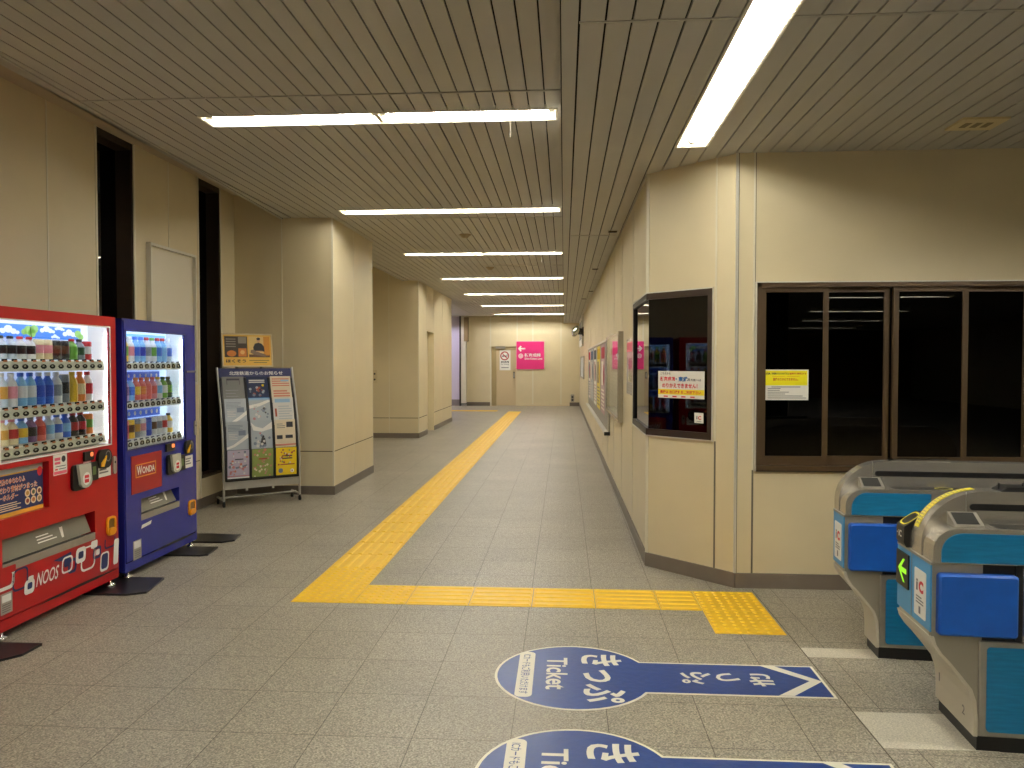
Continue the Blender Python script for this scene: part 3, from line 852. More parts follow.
    b.add([(xm + 0.11, yf(za), za), (xm + 0.13, yf(za), za), (xm + 0.145, yf(zb), zb), (xm + 0.115, yf(zb), zb)], [(0, 1, 2, 3)])
    b.build('flap_print', dl)
    b = MB(M_STEELD); b.prism([(0.0, fz0), (0.1, fz0), (0.1, fz0 + 0.02), (0.015, fz0 + 0.045), (0.0, fz0 + 0.045)], 'x', fx0, fx1); b.build('flap_sill', t)
    # coin return
    a, c, d, e = ret
    b = MB(M_COIN); b.ring(rrect(a, c, d, e, 0.03), rrect(a + 0.014, c - 0.014, d + 0.014, e - 0.014, 0.02), -0.012, 0.0)
    b.prism(rrect(a + 0.012, c - 0.012, d + 0.008, d + (e - d) * 0.4, 0.02), 'y', -0.02, 0.0)
    cr = b.build('coin_return', t)
    b = MB(mat('amber_pocket', (120, 84, 30), 0.3)); b.shape(rrect(a + 0.012, c - 0.012, d + 0.012, e - 0.012, 0.02), -0.004); b.build('pocket', cr)
    # card reader with grey tongue
    a, c, d, e = reader
    m = (a + c) / 2
    b = MB(M_BLACK); b.prism(rrect(a, c - (c - a) * 0.2, d, e, 0.03), 'y', -0.018, 0.0)
    rd = b.build('card_reader', t)
    b = MB(M_TONGUE); tg = [(a + (c - a) * .22, e + 0.002), (a + (c - a) * .30, d + (e - d) * .38)]
    tong = [(a + (c - a) * .18, e), (a + (c - a) * .30, d + (e - d) * .30)] + [(m + 0.02 + (c - a) * .34 * math.cos(q_), d + (e - d) * .32 + (e - d) * .26 * math.sin(q_)) for q_ in [PI + PI * k / 8 for k in range(1, 9)]] + [(c - (c - a) * .12, e)]
    b.prism(tong, 'y', -0.036, -0.018); b.build('tongue', rd)
    b = MB(M_WHITE); b.disc(m + 0.02, d + (e - d) * .42, 0.040, -0.037, 18); b.use(M_REDPRINT)
    b.rect(m - 0.002, m + 0.042, d + (e - d) * .44, d + (e - d) * .56, -0.0375); b.rect(m - 0.002, m + 0.042, d + (e - d) * .26, d + (e - d) * .40, -0.0375)
    b.build('reader_mark', rd)
    # dark display beside it and the white notice
    a, c, d, e = card
    b = MB(M_BLACK); b.box(a - 0.085, a - 0.004, -0.012, 0, d - 0.005, e + 0.02); sc_ = b.build('small_screen', t)
    b = MB(mat('green_lcd', (96, 120, 70), 0.3)); b.rect(a - 0.065, a - 0.03, d + 0.03, e - 0.01, -0.0125); b.build('screen_text', sc_)
    b = MB(M_PAPER); b.box(a, c, -0.002, 0, d, e)
    b.use(M_GREYTXT)
    for k in range(3): b.rect(a + 0.02, c - 0.03 - 0.02 * (k % 2), e - 0.03 - 0.02 * k, e - 0.02 - 0.02 * k, -0.0025)
    b.build('notice_card', t)
    # bill slot and lever
    a, c, d, e = bill
    b = MB(M_BLACK); b.box(a, c, -0.014, 0, d, e); bs = b.build('bill_slot', t)
    b = MB(mat('lit_orange_lamp', (240, 130, 70), 0.4, emit=(255, 140, 80), es=0.6)); b.shape(rrect(c - (c - a) * .42, c - (c - a) * .08, e - (e - d) * .6, e - 0.006, 0.01), -0.0145); b.build('slot_lamp', bs)
    lx, lz, lr = lever
    b = MB(M_BLACK); b.prism(rrect(lx - lr * 1.25, lx + lr * 1.15, lz - lr, lz + lr, lr * .8, 6), 'y', -0.02, 0.0); lv = b.build('coin_slot', t)
    b = MB(M_LEVER); b.prism([(lx - lr * .9, lz - lr * .75), (lx - lr * .45, lz - lr * .8), (lx - lr * .05, lz), (lx + lr * .05, lz + lr * .35), (lx - lr * .25, lz + lr * .05), (lx - lr * .8, lz - lr * .35)], 'y', -0.028, -0.02); b.build('lever', lv)
    b = MB(M_GREYTXT); b.ring([(lx + lr * .45 + lr * .5 * math.cos(k * PI / 8), lz + lr * .25 + lr * .6 * math.sin(k * PI / 8)) for k in range(16)], [(lx + lr * .45 + lr * .38 * math.cos(k * PI / 8), lz + lr * .25 + lr * .46 * math.sin(k * PI / 8)) for k in range(16)], -0.0205); b.build('coin_ring', lv)
    kx, kz = key
    b = MB(M_SILVERP); b.prism(rrect(kx - 0.018, kx + 0.018, kz - 0.06, kz + 0.06, 0.018), 'y', -0.01, 0.0); b.use(M_BLACK).disc(kx, kz + 0.02, 0.009, -0.0105, 10); b.build('lock', t)
    # feet
    for fx in (0.07, W - 0.07):
        b = MB(M_CHROME); b.lathe([(0.035, 0.014), (0.035, 0.022), (0.012, 0.03), (0.010, 0.07)], fx, 0.03, 12); b.build('foot', t)
    for fx in (0.07, W - 0.07):
        b = MB(M_CHROME); b.lathe([(0.035, 0.014), (0.035, 0.022), (0.012, 0.03), (0.010, 0.07)], fx, D - 0.06, 12); b.build('foot', t)
    return t

XV = -3.04
# --- red machine
RY, RW_ = 3.93, 1.16
red_win = (0.055, 1.078, 0.978, 1.756)
red_rails = [(1.472, 1.536), (1.205, 1.268), (0.988, 1.05)]
red = vending('red', 'red drink vending machine at the left picture edge', (XV, RY, 0), RW_, M_RED, M_RED, M_REDD, red_win, red_rails, 12, (0.075, 1.04),
              {'rect': (0.03, 0.447, 0.668, 0.94), 'recess': True, 'lit': M_LITW}, (0.055, 0.89, 0.375, 0.56), (1.01, 1.112, 0.364, 0.49), (0.645, 0.82, 0.724, 0.885), (0.92, 1.07, 0.768, 0.862), (0.985, 0.888, 0.062), (0.772, 0.868, 0.898, 0.955), (1.11, 0.83))
# sky panel above the cans
hb = MB(M_SKY); hb.box(0.06, 1.0, 0.150, 0.158, 1.668, 1.748); hd = hb.build('sky_panel', red)
cb = MB(M_CLOUD)
for (cx, cz, s) in ((0.10, 1.735, .8), (0.2, 1.715, 1.2), (0.33, 1.705, 1.5), (0.19, 1.68, .7), (0.66, 1.72, 1.3), (0.78, 1.735, .9), (0.88, 1.705, 1.4), (0.74, 1.682, .8)):
    for (dx, dz, r) in ((-.03, 0, .014), (0, .008, .02), (.028, 0, .015), (0.05, -.004, .01)):
        cb.disc(cx + dx * s, cz + dz * s, r * s * 1.2, 0.1495 - 0.0001 * (dx * 10), 10, r * s * .75)
cb.build('clouds', hd)
cb = MB(M_LEAFG)
for (cx, cz, r) in ((0.50, 1.715, .04), (0.55, 1.725, .036), (0.53, 1.70, .035), (0.46, 1.705, .025), (0.97, 1.71, .035), (1.0, 1.69, .03)):
    cb.disc(cx, cz, r, 0.149, 12, r * .7)
cb.use(M_DARKTXT).add([(0.522, 0.1485, 1.662), (0.53, 0.1485, 1.662), (0.515, 0.1485, 1.735), (0.51, 0.1485, 1.735)], [(0, 1, 2, 3)])
cb.build('tree', hd)
# food poster in the lower window
pb = MB(mat('pale_recess', (206, 200, 196), 0.5)); pb.box(0.03, 0.447, 0.04, 0.05, 0.668, 0.94); po = pb.build('poster_bay', red)
pb = MB(M_NAVY); pb.box(0.032, 0.435, 0.030, 0.034, 0.69, 0.905)
pb.use(mat('gold_print', (222, 168, 60), 0.5)).box(0.032, 0.435, 0.029, 0.034, 0.668, 0.69); pb.box(0.032, 0.435, 0.029, 0.034, 0.898, 0.905)
pp = pb.build('poster', po)
pb = MB(M_WHITE)
pb.text('専門店のゆめわりふ', 0.045, 0.285, 0.845, 0.882, 0.0292, 0.05); pb.text('こだわり素材がつまった', 0.045, 0.385, 0.800, 0.838, 0.0292, 0.05); pb.text('キーホルダー', 0.045, 0.225, 0.758, 0.795, 0.0292, 0.05)
pb.use(M_ORANGE)
pb.text('専門店のゆめわりふ', 0.045, 0.285, 0.845, 0.882, 0.0286, 0.012); pb.text('こだわり素材がつまった', 0.045, 0.385, 0.800, 0.838, 0.0286, 0.012); pb.text('キーホルダー', 0.045, 0.225, 0.758, 0.795, 0.0286, 0.012)
pb.use(M_CREAMTXT)
for k, w_ in enumerate((0.17, 0.2, 0.17, 0.2)): pb.rect(0.045, 0.045 + w_, 0.738 - 0.012 * k, 0.743 - 0.012 * k, 0.0288)
pb.build('poster_lettering', pp)
for i in range(3):
    for j in range(2):
        pb = MB(M_CREAMTXT)
        pb.use(M_CREAMTXT).disc(0.30 + 0.05 * i, 0.775 - 0.045 * j, 0.022, 0.0287, 14)
        pb.use(mat('charm_%d' % (i + 3 * j), [(196, 150, 70), (86, 100, 70), (120, 70, 50), (150, 60, 50), (200, 120, 60), (170, 140, 90)][i + 3 * j], 0.5)).disc(0.30 + 0.05 * i, 0.775 - 0.045 * j, 0.013, 0.0282, 10)
        pb.build('food_picture', pp)
pb = MB(M_REDPRINT); pb.disc(0.405, 0.888, 0.022, 0.028, 14, 0.028)
pb.build('red_badge', pp)
pb = MB(M_PAPER); pb.box(0.486, 0.613, -0.0015, 0, 0.845, 0.968)
pb.use(M_PINK_PRINT_REFL).rect(0.496, 0.55, 0.932, 0.95, -0.002).rect(0.496, 0.55, 0.91, 0.925, -0.002).rect(0.49, 0.609, 0.85, 0.868, -0.002)
pb.use(M_DARKTXT).disc(0.58, 0.938, 0.02, -0.002, 12).rect(0.505, 0.6, 0.895, 0.899, -0.002).rect(0.535, 0.6, 0.878, 0.882, -0.002).use(M_REDPRINT).rect(0.5, 0.525, 0.875, 0.884, -0.002)
pb.build('info_sticker', red)
pb = MB(mat('pale_pink', (232, 190, 190), 0.5)); pb.box(0.775, 0.85, -0.0015, 0, 0.862, 0.892); pb.build('slot_label', red)
# looping square ornament and lettering on the lower front
def loop_outline(cx, cz, wx, wz, lean): return [(x + (z - cz) * lean, z) for x, z in rrect(cx - wx, cx + wx, cz - wz, cz + wz, min(wx, wz) * .55, 5)]
orn = MB(M_WHITE)
def loop(m, cx, cz, wx, wz, th, y=-0.0015):
    orn.use(m); orn.ring(loop_outline(cx, cz, wx, wz, .1), loop_outline(cx, cz, wx - th, wz - th, .1), y)
def fillr(m, cx, cz, wx, wz, y=-0.0018):
    orn.use(m); orn.shape(loop_outline(cx, cz, wx, wz, .1), y)
loop(M_WHITE, 0.06, 0.335, 0.085, 0.055, 0.02); fillr(M_RED, 0.06, 0.385, 0.095, 0.02, -0.0017)
loop(M_NAVY, 0.19, 0.31, 0.062, 0.062, 0.011)
fillr(M_WHITE, 0.262, 0.245, 0.042, 0.04); fillr(M_NAVY, 0.265, 0.25, 0.02, 0.018, -0.0021); fillr(M_WHITE, 0.275, 0.29, 0.022, 0.014)
orn.build('ornament', red); orn = MB(M_NAVY)
orn.use(M_NAVY).shape([(0.47, 0.338), (0.64, 0.355), (0.64, 0.335), (0.59, 0.32), (0.54, 0.318)], -0.0015)
loop(M_WHITE, 0.60, 0.285, 0.052, 0.05, 0.011, -0.0021); fillr(M_NAVY, 0.60, 0.30, 0.03, 0.028, -0.0017); loop(M_NAVY, 0.65, 0.265, 0.042, 0.045, 0.018)
fillr(M_WHITE, 0.735, 0.31, 0.05, 0.048, -0.0019); fillr(M_NAVY, 0.735, 0.31, 0.026, 0.022, -0.0023)
loop(M_WHITE, 0.81, 0.265, 0.075, 0.07, 0.013); fillr(M_RED, 0.80, 0.335, 0.085, 0.015, -0.0017); orn.use(M_WHITE).rect(0.77, 0.86, 0.338, 0.348, -0.0019)
fillr(M_WHITE, 0.875, 0.345, 0.035, 0.024); loop(M_NAVY, 0.905, 0.285, 0.044, 0.04, 0.018); fillr(M_WHITE, 0.912, 0.285, 0.02, 0.018, -0.002)
fillr(M_WHITE, 0.985, 0.205, 0.048, 0.062, -0.0019); fillr(M_NAVY, 0.985, 0.208, 0.036, 0.049, -0.0023)
loop(M_NAVY, 1.05, 0.325, 0.062, 0.045, 0.012); fillr(M_RED, 1.05, 0.365, 0.07, 0.02, -0.0017)
fillr(M_WHITE, 1.118, 0.24, 0.028, 0.085)
orn.build('ornament', red)
pb = MB(M_WHITE); pb.T = Matrix(((1, 0, 0.25, -0.065), (0, 1, 0, 0), (0, 0, 1, 0), (0, 0, 0, 1))); pb.text('NOOS', 0.325, 0.515, 0.225, 0.305, -0.002, 0.01); pb.build('lettering', red)
pb = MB(M_SILVERP); pb.box(0.035, 0.125, -0.0015, 0, 0.15, 0.265); pb.use(M_WHITE).rect(0.045, 0.115, 0.215, 0.255, -0.002); pb.use(M_GREYTXT)
for k in range(4): pb.rect(0.045, 0.11, 0.162 + 0.012 * k, 0.167 + 0.012 * k, -0.002)
pb.build('rating_plate', red)

# --- blue machine
BY, BW_ = 5.165, 1.06
blue_win = (0.04, 0.872, 0.912, 1.742)
blue_rails = [(1.468, 1.524), (1.19, 1.244), (0.915, 0.968)]
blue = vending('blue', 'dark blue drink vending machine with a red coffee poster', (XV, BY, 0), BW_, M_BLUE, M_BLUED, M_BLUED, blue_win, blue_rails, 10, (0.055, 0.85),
               {'rect': (0.08, 0.49, 0.59, 0.86), 'lit': M_LITB}, (0.205, 0.76, 0.383, 0.54), (0.9, 1.015, 0.28, 0.4), (0.555, 0.745, 0.66, 0.812), (0.845, 0.985, 0.672, 0.77), (0.905, 0.84, 0.055), (0.55, 0.68, 0.84, 0.9), (1.03, 0.985))
pb = MB(mat('coffee_red', (156, 26, 30), 0.4)); pb.box(0.08, 0.49, -0.004, 0, 0.59, 0.86); po = pb.build('coffee_poster', blue)
pb = MB(mat('gold_frame', (226, 150, 60), 0.4)); pb.slab(0.13, 0.405, 0.70, 0.795, -0.0055, -0.004, [(0.138, 0.397, 0.708, 0.787)]); pb.build('gold_border', po)
pb = MB(M_WHITE); pb.text('W', 0.148, 0.215, 0.718, 0.782, -0.0056, 0.02); pb.text('ONDA', 0.218, 0.388, 0.722, 0.77, -0.0056, 0.025); pb.build('lettering', po)
pb = MB(M_PAPER); pb.prism([(0.2, 0.325), (0.33, 0.335), (0.345, 0.36), (0.215, 0.35)], 'y', -0.0015, 0); pb.build('small_sticker', blue)
pb = MB(M_SILVERP); pb.box(0.095, 0.2, -0.0015, 0, 0.12, 0.255); pb.use(M_WHITE).rect(0.105, 0.19, 0.2, 0.25, -0.002); pb.use(M_GREYTXT)
for k in range(4): pb.rect(0.105, 0.185, 0.135 + 0.014 * k, 0.14 + 0.014 * k, -0.002)
pb.build('rating_plate', blue)
pb = MB(M_BLUED); pb.box(0.895, BW_ - 0.006, -0.004, 0, 1.44, 1.455); pb.use(M_STEELD).box(0.9, BW_ - 0.006, -0.005, -0.003, 1.452, 1.456); pb.build('door_seam', blue)
pb = MB(mat('promo_sky', (110, 176, 232), 0.5, emit=(110, 176, 232), es=0.35)); pb.box(0.05, 0.85, 0.150, 0.158, 1.695, 1.735)
pb.use(mat('promo_blue', (60, 104, 214), 0.5, emit=(60, 104, 214), es=0.3)); pb.box(0.06, 0.76, 0.150, 0.158, 1.40, 1.455); pb.box(0.06, 0.76, 0.150, 0.158, 1.115, 1.175)
pb.use(M_WHITE)
for i in range(9): pb.disc(0.09 + 0.078 * i, 1.425, 0.014, 0.1495, 10); pb.disc(0.09 + 0.078 * i, 1.145, 0.016, 0.1495, 10)
pb.build('promo_panels', blue)

# ------------------------------------------------------------------ drink samples in the two displays
DM = {}
def dcol(c):
    k = 'drink_%d_%d_%d' % c
    return mat(k, c, 0.3)
def mk_bottle(h):
    return [(r * 1.2, z) for r, z in [(0.0255, 0), (0.0285, h * .04), (0.0285, h * .22), (0.0275, h * .26), (0.0285, h * .3), (0.0285, h * .60), (0.024, h * .72), (0.0125, h * .84), (0.0115, h * .90)]]
def mk_can(h):
    return [(r * 1.2, z) for r, z in [(0.022, 0), (0.0275, h * .04), (0.0275, h * .93), (0.023, h * .985)]]
PROTO = {}
def drink(kind, h, body, label, cap):
    key = (kind, h, body, label, cap)
    if key in PROTO:
        c = copy_tree(PROTO[key]); return c
    o = thing({'b': 'drink_bottle', 'c': 'drink_can', 's': 'slim_drink_can'}[kind], 'x', 'drink')
    if kind == 'b':
        MB(dcol(body)).lathe(mk_bottle(h), n=12).build('bottle_body', o)
        MB(dcol(label)).lathe([(0.0350, h * .24), (0.0350, h * .60)], n=12).build('label_sleeve', o)
        MB(dcol(cap)).lathe([(0.0174, h * .88), (0.0174, h * .985), (0.015, h)], n=12).build('cap', o)
    else:
        s = 0.92 if kind == 's' else 1.0
        MB(dcol(body)).lathe([(r * s, z) for r, z in mk_can(h)], n=12).build('can_body', o)
        MB(dcol(label)).lathe([(0.0335 * s, h * .32), (0.0335 * s, h * .72)], n=12).build('label_band', o)
        MB(M_CHROME).lathe([(0.0279 * s, h * .985), (0.026 * s, h)], n=12).build('can_lid', o)
    PROTO[key] = o
    return o
CN = {'brown': (96, 54, 30), 'black': (30, 28, 28), 'white': (230, 228, 226), 'pink': (236, 150, 160), 'orange': (240, 140, 50), 'green': (110, 170, 60), 'dark green': (36, 84, 52), 'red': (200, 36, 44),
      'gold': (214, 160, 70), 'blue': (50, 110, 220), 'light blue': (130, 190, 240), 'deep blue': (30, 70, 190), 'yellow': (246, 200, 50), 'cream': (240, 222, 176), 'purple': (120, 84, 130), 'grey': (140, 146, 156), 'clear': (206, 220, 232), 'lilac': (190, 160, 210), 'coral': (240, 110, 100)}
def R_(kind, body, label, cap='white'): return (kind, body, label, cap)
RED_ROWS = [
    ('top', 1.540, [R_('b', 'brown', 'gold', 'brown'), R_('b', 'clear', 'black', 'black'), R_('b', 'clear', 'black', 'black'), R_('b', 'white', 'black', 'red'), R_('b', 'white', 'black', 'red'), R_('s', 'cream', 'pink'), R_('s', 'cream', 'pink'), R_('c', 'black', 'brown'), R_('c', 'black', 'brown'), R_('b', 'green', 'green', 'red'), R_('b', 'grey', 'dark green', 'black'), R_('s', 'red', 'white')], 0.134),
    ('middle', 1.272, [R_('b', 'dark green', 'gold', 'dark green'), R_('b', 'clear', 'gold', 'white'), R_('b', 'white', 'pink', 'white'), R_('b', 'light blue', 'white', 'blue'), R_('b', 'light blue', 'white', 'blue'), R_('b', 'blue', 'deep blue', 'white'), R_('b', 'blue', 'deep blue', 'white'), R_('b', 'white', 'grey', 'white'), R_('s', 'grey', 'black'), R_('b', 'yellow', 'yellow', 'yellow'), R_('b', 'orange', 'cream', 'orange'), R_('b', 'white', 'red', 'red')], 0.192),
    ('bottom', 1.054, [R_('b', 'lilac', 'white', 'white'), R_('b', 'cream', 'gold', 'pink'), R_('b', 'cream', 'red', 'pink'), R_('b', 'light blue', 'yellow', 'blue'), R_('b', 'purple', 'black', 'grey'), R_('b', 'coral', 'red', 'pink'), R_('b', 'clear', 'light blue', 'white'), R_('b', 'white', 'blue', 'blue'), R_('b', 'blue', 'light blue', 'blue'), R_('b', 'black', 'red', 'red'), R_('b', 'black', 'red', 'red'), R_('c', 'orange', 'green')], 0.148)]
BLUE_ROWS = [
    ('top', 1.528, [R_('b', 'orange', 'coral', 'cream'), R_('b', 'yellow', 'green', 'green'), R_('b', 'white', 'pink', 'white'), R_('b', 'light blue', 'blue', 'blue'), R_('b', 'light blue', 'deep blue', 'blue'), R_('b', 'white', 'grey', 'red'), R_('b', 'white', 'green', 'green'), R_('b', 'light blue', 'blue', 'red'), R_('b', 'light blue', 'light blue', 'red'), R_('b', 'clear', 'blue', 'white')], 0.185),
    ('middle', 1.248, [R_('b', 'lilac', 'red', 'purple'), R_('b', 'lilac', 'purple', 'white'), R_('b', 'light blue', 'blue', 'blue'), R_('b', 'coral', 'yellow', 'orange'), R_('b', 'coral', 'orange', 'red'), R_('b', 'coral', 'coral', 'orange'), R_('b', 'pink', 'coral', 'coral'), R_('b', 'white', 'light blue', 'yellow'), R_('b', 'green', 'white', 'dark green'), R_('b', 'dark green', 'green', 'black')], 0.165),
    ('bottom', 0.972, [R_('s', 'pink', 'red'), R_('s', 'coral', 'red'), R_('s', 'yellow', 'brown'), R_('s', 'grey', 'gold'), R_('s', 'white', 'pink'), R_('s', 'deep blue', 'blue'), R_('s', 'white', 'brown'), R_('s', 'white', 'grey'), R_('s', 'white', 'red'), R_('b', 'yellow', 'white', 'black')], 0.150)]
ORDN = ['first', 'second', 'third', 'fourth', 'fifth', 'sixth', 'seventh', 'eighth', 'ninth', 'tenth', 'eleventh', 'twelfth']
for (mname, my, rx, rows) in (('red', RY, (0.075, 1.04), RED_ROWS), ('blue', BY, (0.055, 0.85), BLUE_ROWS)):
    for (rn, z, items, h) in rows:
        n = len(items); pitch = (rx[1] - rx[0] - 0.02) / n
        for i, (k, bc, lc, cc) in enumerate(items):
            hh = h * (0.92 if k == 's' else 0.9 if k == 'c' else 1.0)
            o = drink(k, round(hh, 3), CN[bc], CN[lc], CN[cc])
            o.location = (XV - 0.105, my + rx[0] + 0.01 + pitch * (i + .5), z)
            kindw = {'b': 'bottle', 'c': 'can', 's': 'slim can'}[k]
            o['label'] = '%s %s with %s label, %s from left on %s shelf of %s machine' % (bc, kindw, lc, ORDN[i], rn, mname)
            o['category'] = 'drink'
            o['group'] = 'drinks on the %s shelf of the %s vending machine' % (rn, mname)

# black anchor plates under the feet
def plate(label, pts):
    mb = MB(M_RUBBER); mb.prism(pts, 'z', 0.0, 0.013)
    tag(mb.build('anchor_plate', bevel=0.003), label, 'anchor plate', 'black anchor plates under the vending machines')
plate('black anchor plate under the near end of the red vending machine', [(-3.3, 3.72), (-2.86, 3.72), (-2.80, 3.80), (-2.80, 3.955), (-3.3, 3.955)])
plate('black anchor plate under the gap between the two vending machines', [(-3.3, 4.84), (-2.85, 4.84), (-2.745, 4.90), (-2.80, 5.235), (-3.3, 5.235)])
plate('black anchor plate under the far front foot of the blue machine', [(-3.3, 5.87), (-2.86, 5.87), (-2.80, 5.90), (-2.83, 6.15), (-3.3, 6.15)])
plate('black anchor plate beyond the blue machine, nearest the leaflet rack', [(-3.4, 6.32), (-2.88, 6.32), (-2.80, 6.40), (-2.84, 6.62), (-3.4, 6.62)])

# ------------------------------------------------------------------ leaflet rack
RK = (-3.240, 8.130); RKZ = math.radians(38)
T_RK = frame_mat(RK[0], RK[1], RKZ)
RH = 0.405
PROF = [(0.0, 0.07), (0.0, 0.20), (0.0, 0.40), (0.008, 0.58), (0.03, 0.76), (0.065, 0.92), (0.112, 1.08), (0.168, 1.24), (0.222, 1.38), (0.252, 1.47)]
def py_(z):
    for (a, b) in zip(PROF, PROF[1:]):
        if a[1] <= z <= b[1]:
            return a[0] + (b[0] - a[0]) * (z - a[1]) / (b[1] - a[1])
    return PROF[-1][0] if z > 1 else 0.0
M_RACK = mat('rack_silver', (178, 176, 168), 0.35, 0.6)
rack = thing('leaflet_rack', 'silver leaflet rack on castors with a navy header, beside the pillar', 'leaflet rack', (RK[0], RK[1], 0), RKZ)
for s in (-1, 1):
    MB(M_RACK).tube([(s * RH, y, z) for y, z in PROF], 0.0135, 8).build('post', rack)
    b = MB(M_RACK); b.tube([(s * RH, -0.01, 0.075), (s * RH, 0.27, 0.075)], 0.013, 8); ft = b.build('foot_bar', rack)
    for yy in (0.0, 0.26):
        c = MB(M_BLACK); c.T = Matrix.Translation((s * RH, yy, 0.026)) @ Matrix.Rotation(PI / 2, 4, 'Y'); c.lathe([(0.012, -0.012), (0.026, -0.01), (0.026, 0.01), (0.012, 0.012)], n=14)
        c.T = Matrix.Identity(4); c.box(s * RH - 0.008, s * RH + 0.008, yy - 0.008, yy + 0.008, 0.03, 0.065)
        c.build('castor', rack)
zz = [0.285 + (1.36 - 0.285) * i / 14 for i in range(15)]
b = MB(mat('rack_back_dark', (44, 44, 48), 0.45))
b.prism([(py_(z) + 0.004, z) for z in zz] + [(py_(z) + 0.014, z) for z in reversed(zz)], 'x', -RH + 0.01, RH - 0.01); bk = b.build('back_panel', rack)
for x in (-RH + 0.022, -0.129, 0.129, RH - 0.022):
    b = MB(M_BLACK); b.prism([(py_(z) - 0.024, z) for z in zz] + [(py_(z) + 0.004, z) for z in reversed(zz)], 'x', x - 0.006, x + 0.006); b.build('divider', bk)
b = MB(M_BLACK); b.box(-RH + 0.015, RH - 0.015, -0.03, 0.012, 0.272, 0.288); b.build('bottom_ledge', rack)
b = MB(M_RACK); b.box(-RH, RH, -0.006, 0.012, 0.185, 0.272); b.build('lower_panel', rack)
b = MB(M_RACK); b.tube([(-RH, 0.12, 0.085), (RH, 0.12, 0.085)], 0.011, 8); b.box(-0.18, -0.155, 0.0, 0.01, 0.16, 0.19); b.box(0.1, 0.125, 0, 0.01, 0.16, 0.19); b.build('cross_bar', rack)
b = MB(mat('header_navy', (26, 32, 84), 0.4))
hy0, hy1 = py_(1.362), py_(1.462)
b.prism([(hy0 - 0.01, 1.362), (hy1 - 0.01, 1.462), (hy1 + 0.01, 1.462), (hy0 + 0.01, 1.362)], 'x', -RH + 0.012, RH - 0.012); hd = b.build('header_sign', rack)
b = MB(M_WHITE); th_ = math.atan2(hy1 - hy0, 0.1)
b.T = Matrix.Translation((0, hy0 - 0.0115, 1.362)) @ Matrix.Rotation(-th_, 4, 'X'); b.text('北総鉄道からのお知らせ', -0.285, 0.295, 0.028, 0.072, 0, 0.015); b.build('lettering', hd)
for x in (-0.2, 0.06):
    b = MB(M_CHROME); b.box(x - 0.012, x + 0.012, hy1 - 0.012, hy1 + 0.012, 1.462, 1.478); b.build('clip', rack)

# leaflets, one object each, every design different
def lm(n, c): return mat('leaf_' + n, c, 0.25)
LW2, LH2 = 0.226, 0.300
def leaflet(design, label, col, row):
    x = (-0.256, 0.0, 0.256)[col]
    zb = (1.085, 0.845, 0.60, 0.298)[row]
    lean = math.atan2(py_(zb + 0.25) - py_(zb), 0.25) - 0.05
    y = py_(zb) - 0.005
    mb = MB(design[0]); mb.box(-LW2 / 2, LW2 / 2, -0.003, 0.0, 0, LH2)
    for it in design[1]:
        mb.use(it[0])
        if it[1] == 'r':
            mb.rect(it[2] * LW2 - LW2 / 2, it[3] * LW2 - LW2 / 2, it[4] * LH2, it[5] * LH2, -0.0035 - 0.0002 * (design[1].index(it) % 12))
        elif it[1] == 'd':
            mb.disc(it[2] * LW2 - LW2 / 2, it[3] * LH2, it[4], -0.0036 - 0.0002 * (design[1].index(it) % 12), 10)
        else:
            mb.shape([(u * LW2 - LW2 / 2, v * LH2) for u, v in it[2]], -0.0038)
    o = mb.build('leaflet')
    p = T_RK @ Vector((x, y, zb))
    o.location = p; o.rotation_euler = (-lean, 0, RKZ)
    tag(o, label, 'leaflet', 'leaflets in the rack pockets')
def bars(m, u0, u1, v0, v1, n, h=.35):
    st = (v1 - v0) / n
    return [(m, 'r', u0, u1 - (0.12 if i % 3 == 2 else 0), v0 + st * i, v0 + st * (i + h)) for i in range(n)]
def spots(ms, n, seed, v0=0.05, v1=0.95, r=0.014):
    rn = random.Random(seed)
    return [(rn.choice(ms), 'd', rn.uniform(.1, .9), rn.uniform(v0, v1), rn.uniform(.5, 1.2) * r) for _ in range(n)]
C_ = dict(grey=lm('grey', (124, 124, 120)), silver=lm('silver', (176, 184, 190)), pale=lm('pale', (214, 212, 206)), navy=lm('navy', (38, 48, 78)), blue=lm('blue', (70, 130, 190)), cream=lm('cream', (222, 208, 180)), salmon=lm('salmon', (206, 130, 110)), yellow=lm('yellow', (240, 206, 40)), lilac=lm('lilac', (186, 176, 196)), green=lm('green', (140, 156, 84)), rose=lm('rose', (196, 130, 130)), dark=lm('dark', (58, 58, 62)), slate=lm('slate', (120, 130, 146)), white=lm('white', (236, 234, 226)), rust=lm('rust', (170, 84, 60)), ltblue=lm('light_blue', (150, 186, 214)))
swoosh = [(0, 0.02), (0.35, 0.10), (0.7, 0.26), (1, 0.42), (1, 0.56), (0.65, 0.36), (0.3, 0.18), (0, 0.10)]
A4 = (C_['silver'], bars(C_['slate'], .08, .75, .66, .9, 5) + [(C_['slate'], 'r', .55, .88, .5, .68), (C_['white'], 's', swoosh)] + bars(C_['pale'], .1, .5, .36, .6, 4))
leaflet((C_['grey'], [(C_['dark'], 'r', .2, .8, .86, .93), (C_['dark'], 'r', .2, .22, .7, .9), (C_['dark'], 'r', .78, .8, .7, .9)] + bars(C_['silver'], .12, .7, .15, .6, 4, .08)), 'plain grey pocket card, top left of the leaflet rack', 0, 0)
leaflet((C_['navy'], bars(C_['pale'], .1, .85, .76, .9, 2, .6) + [(C_['yellow'], 'd', .75, .66, .014), (C_['blue'], 'r', 0, 1, 0, .2)] + spots([C_['slate'], C_['rust'], C_['silver']], 14, 3, .25, .6)), 'dark navy leaflet with white heading, top middle of the rack', 1, 0)
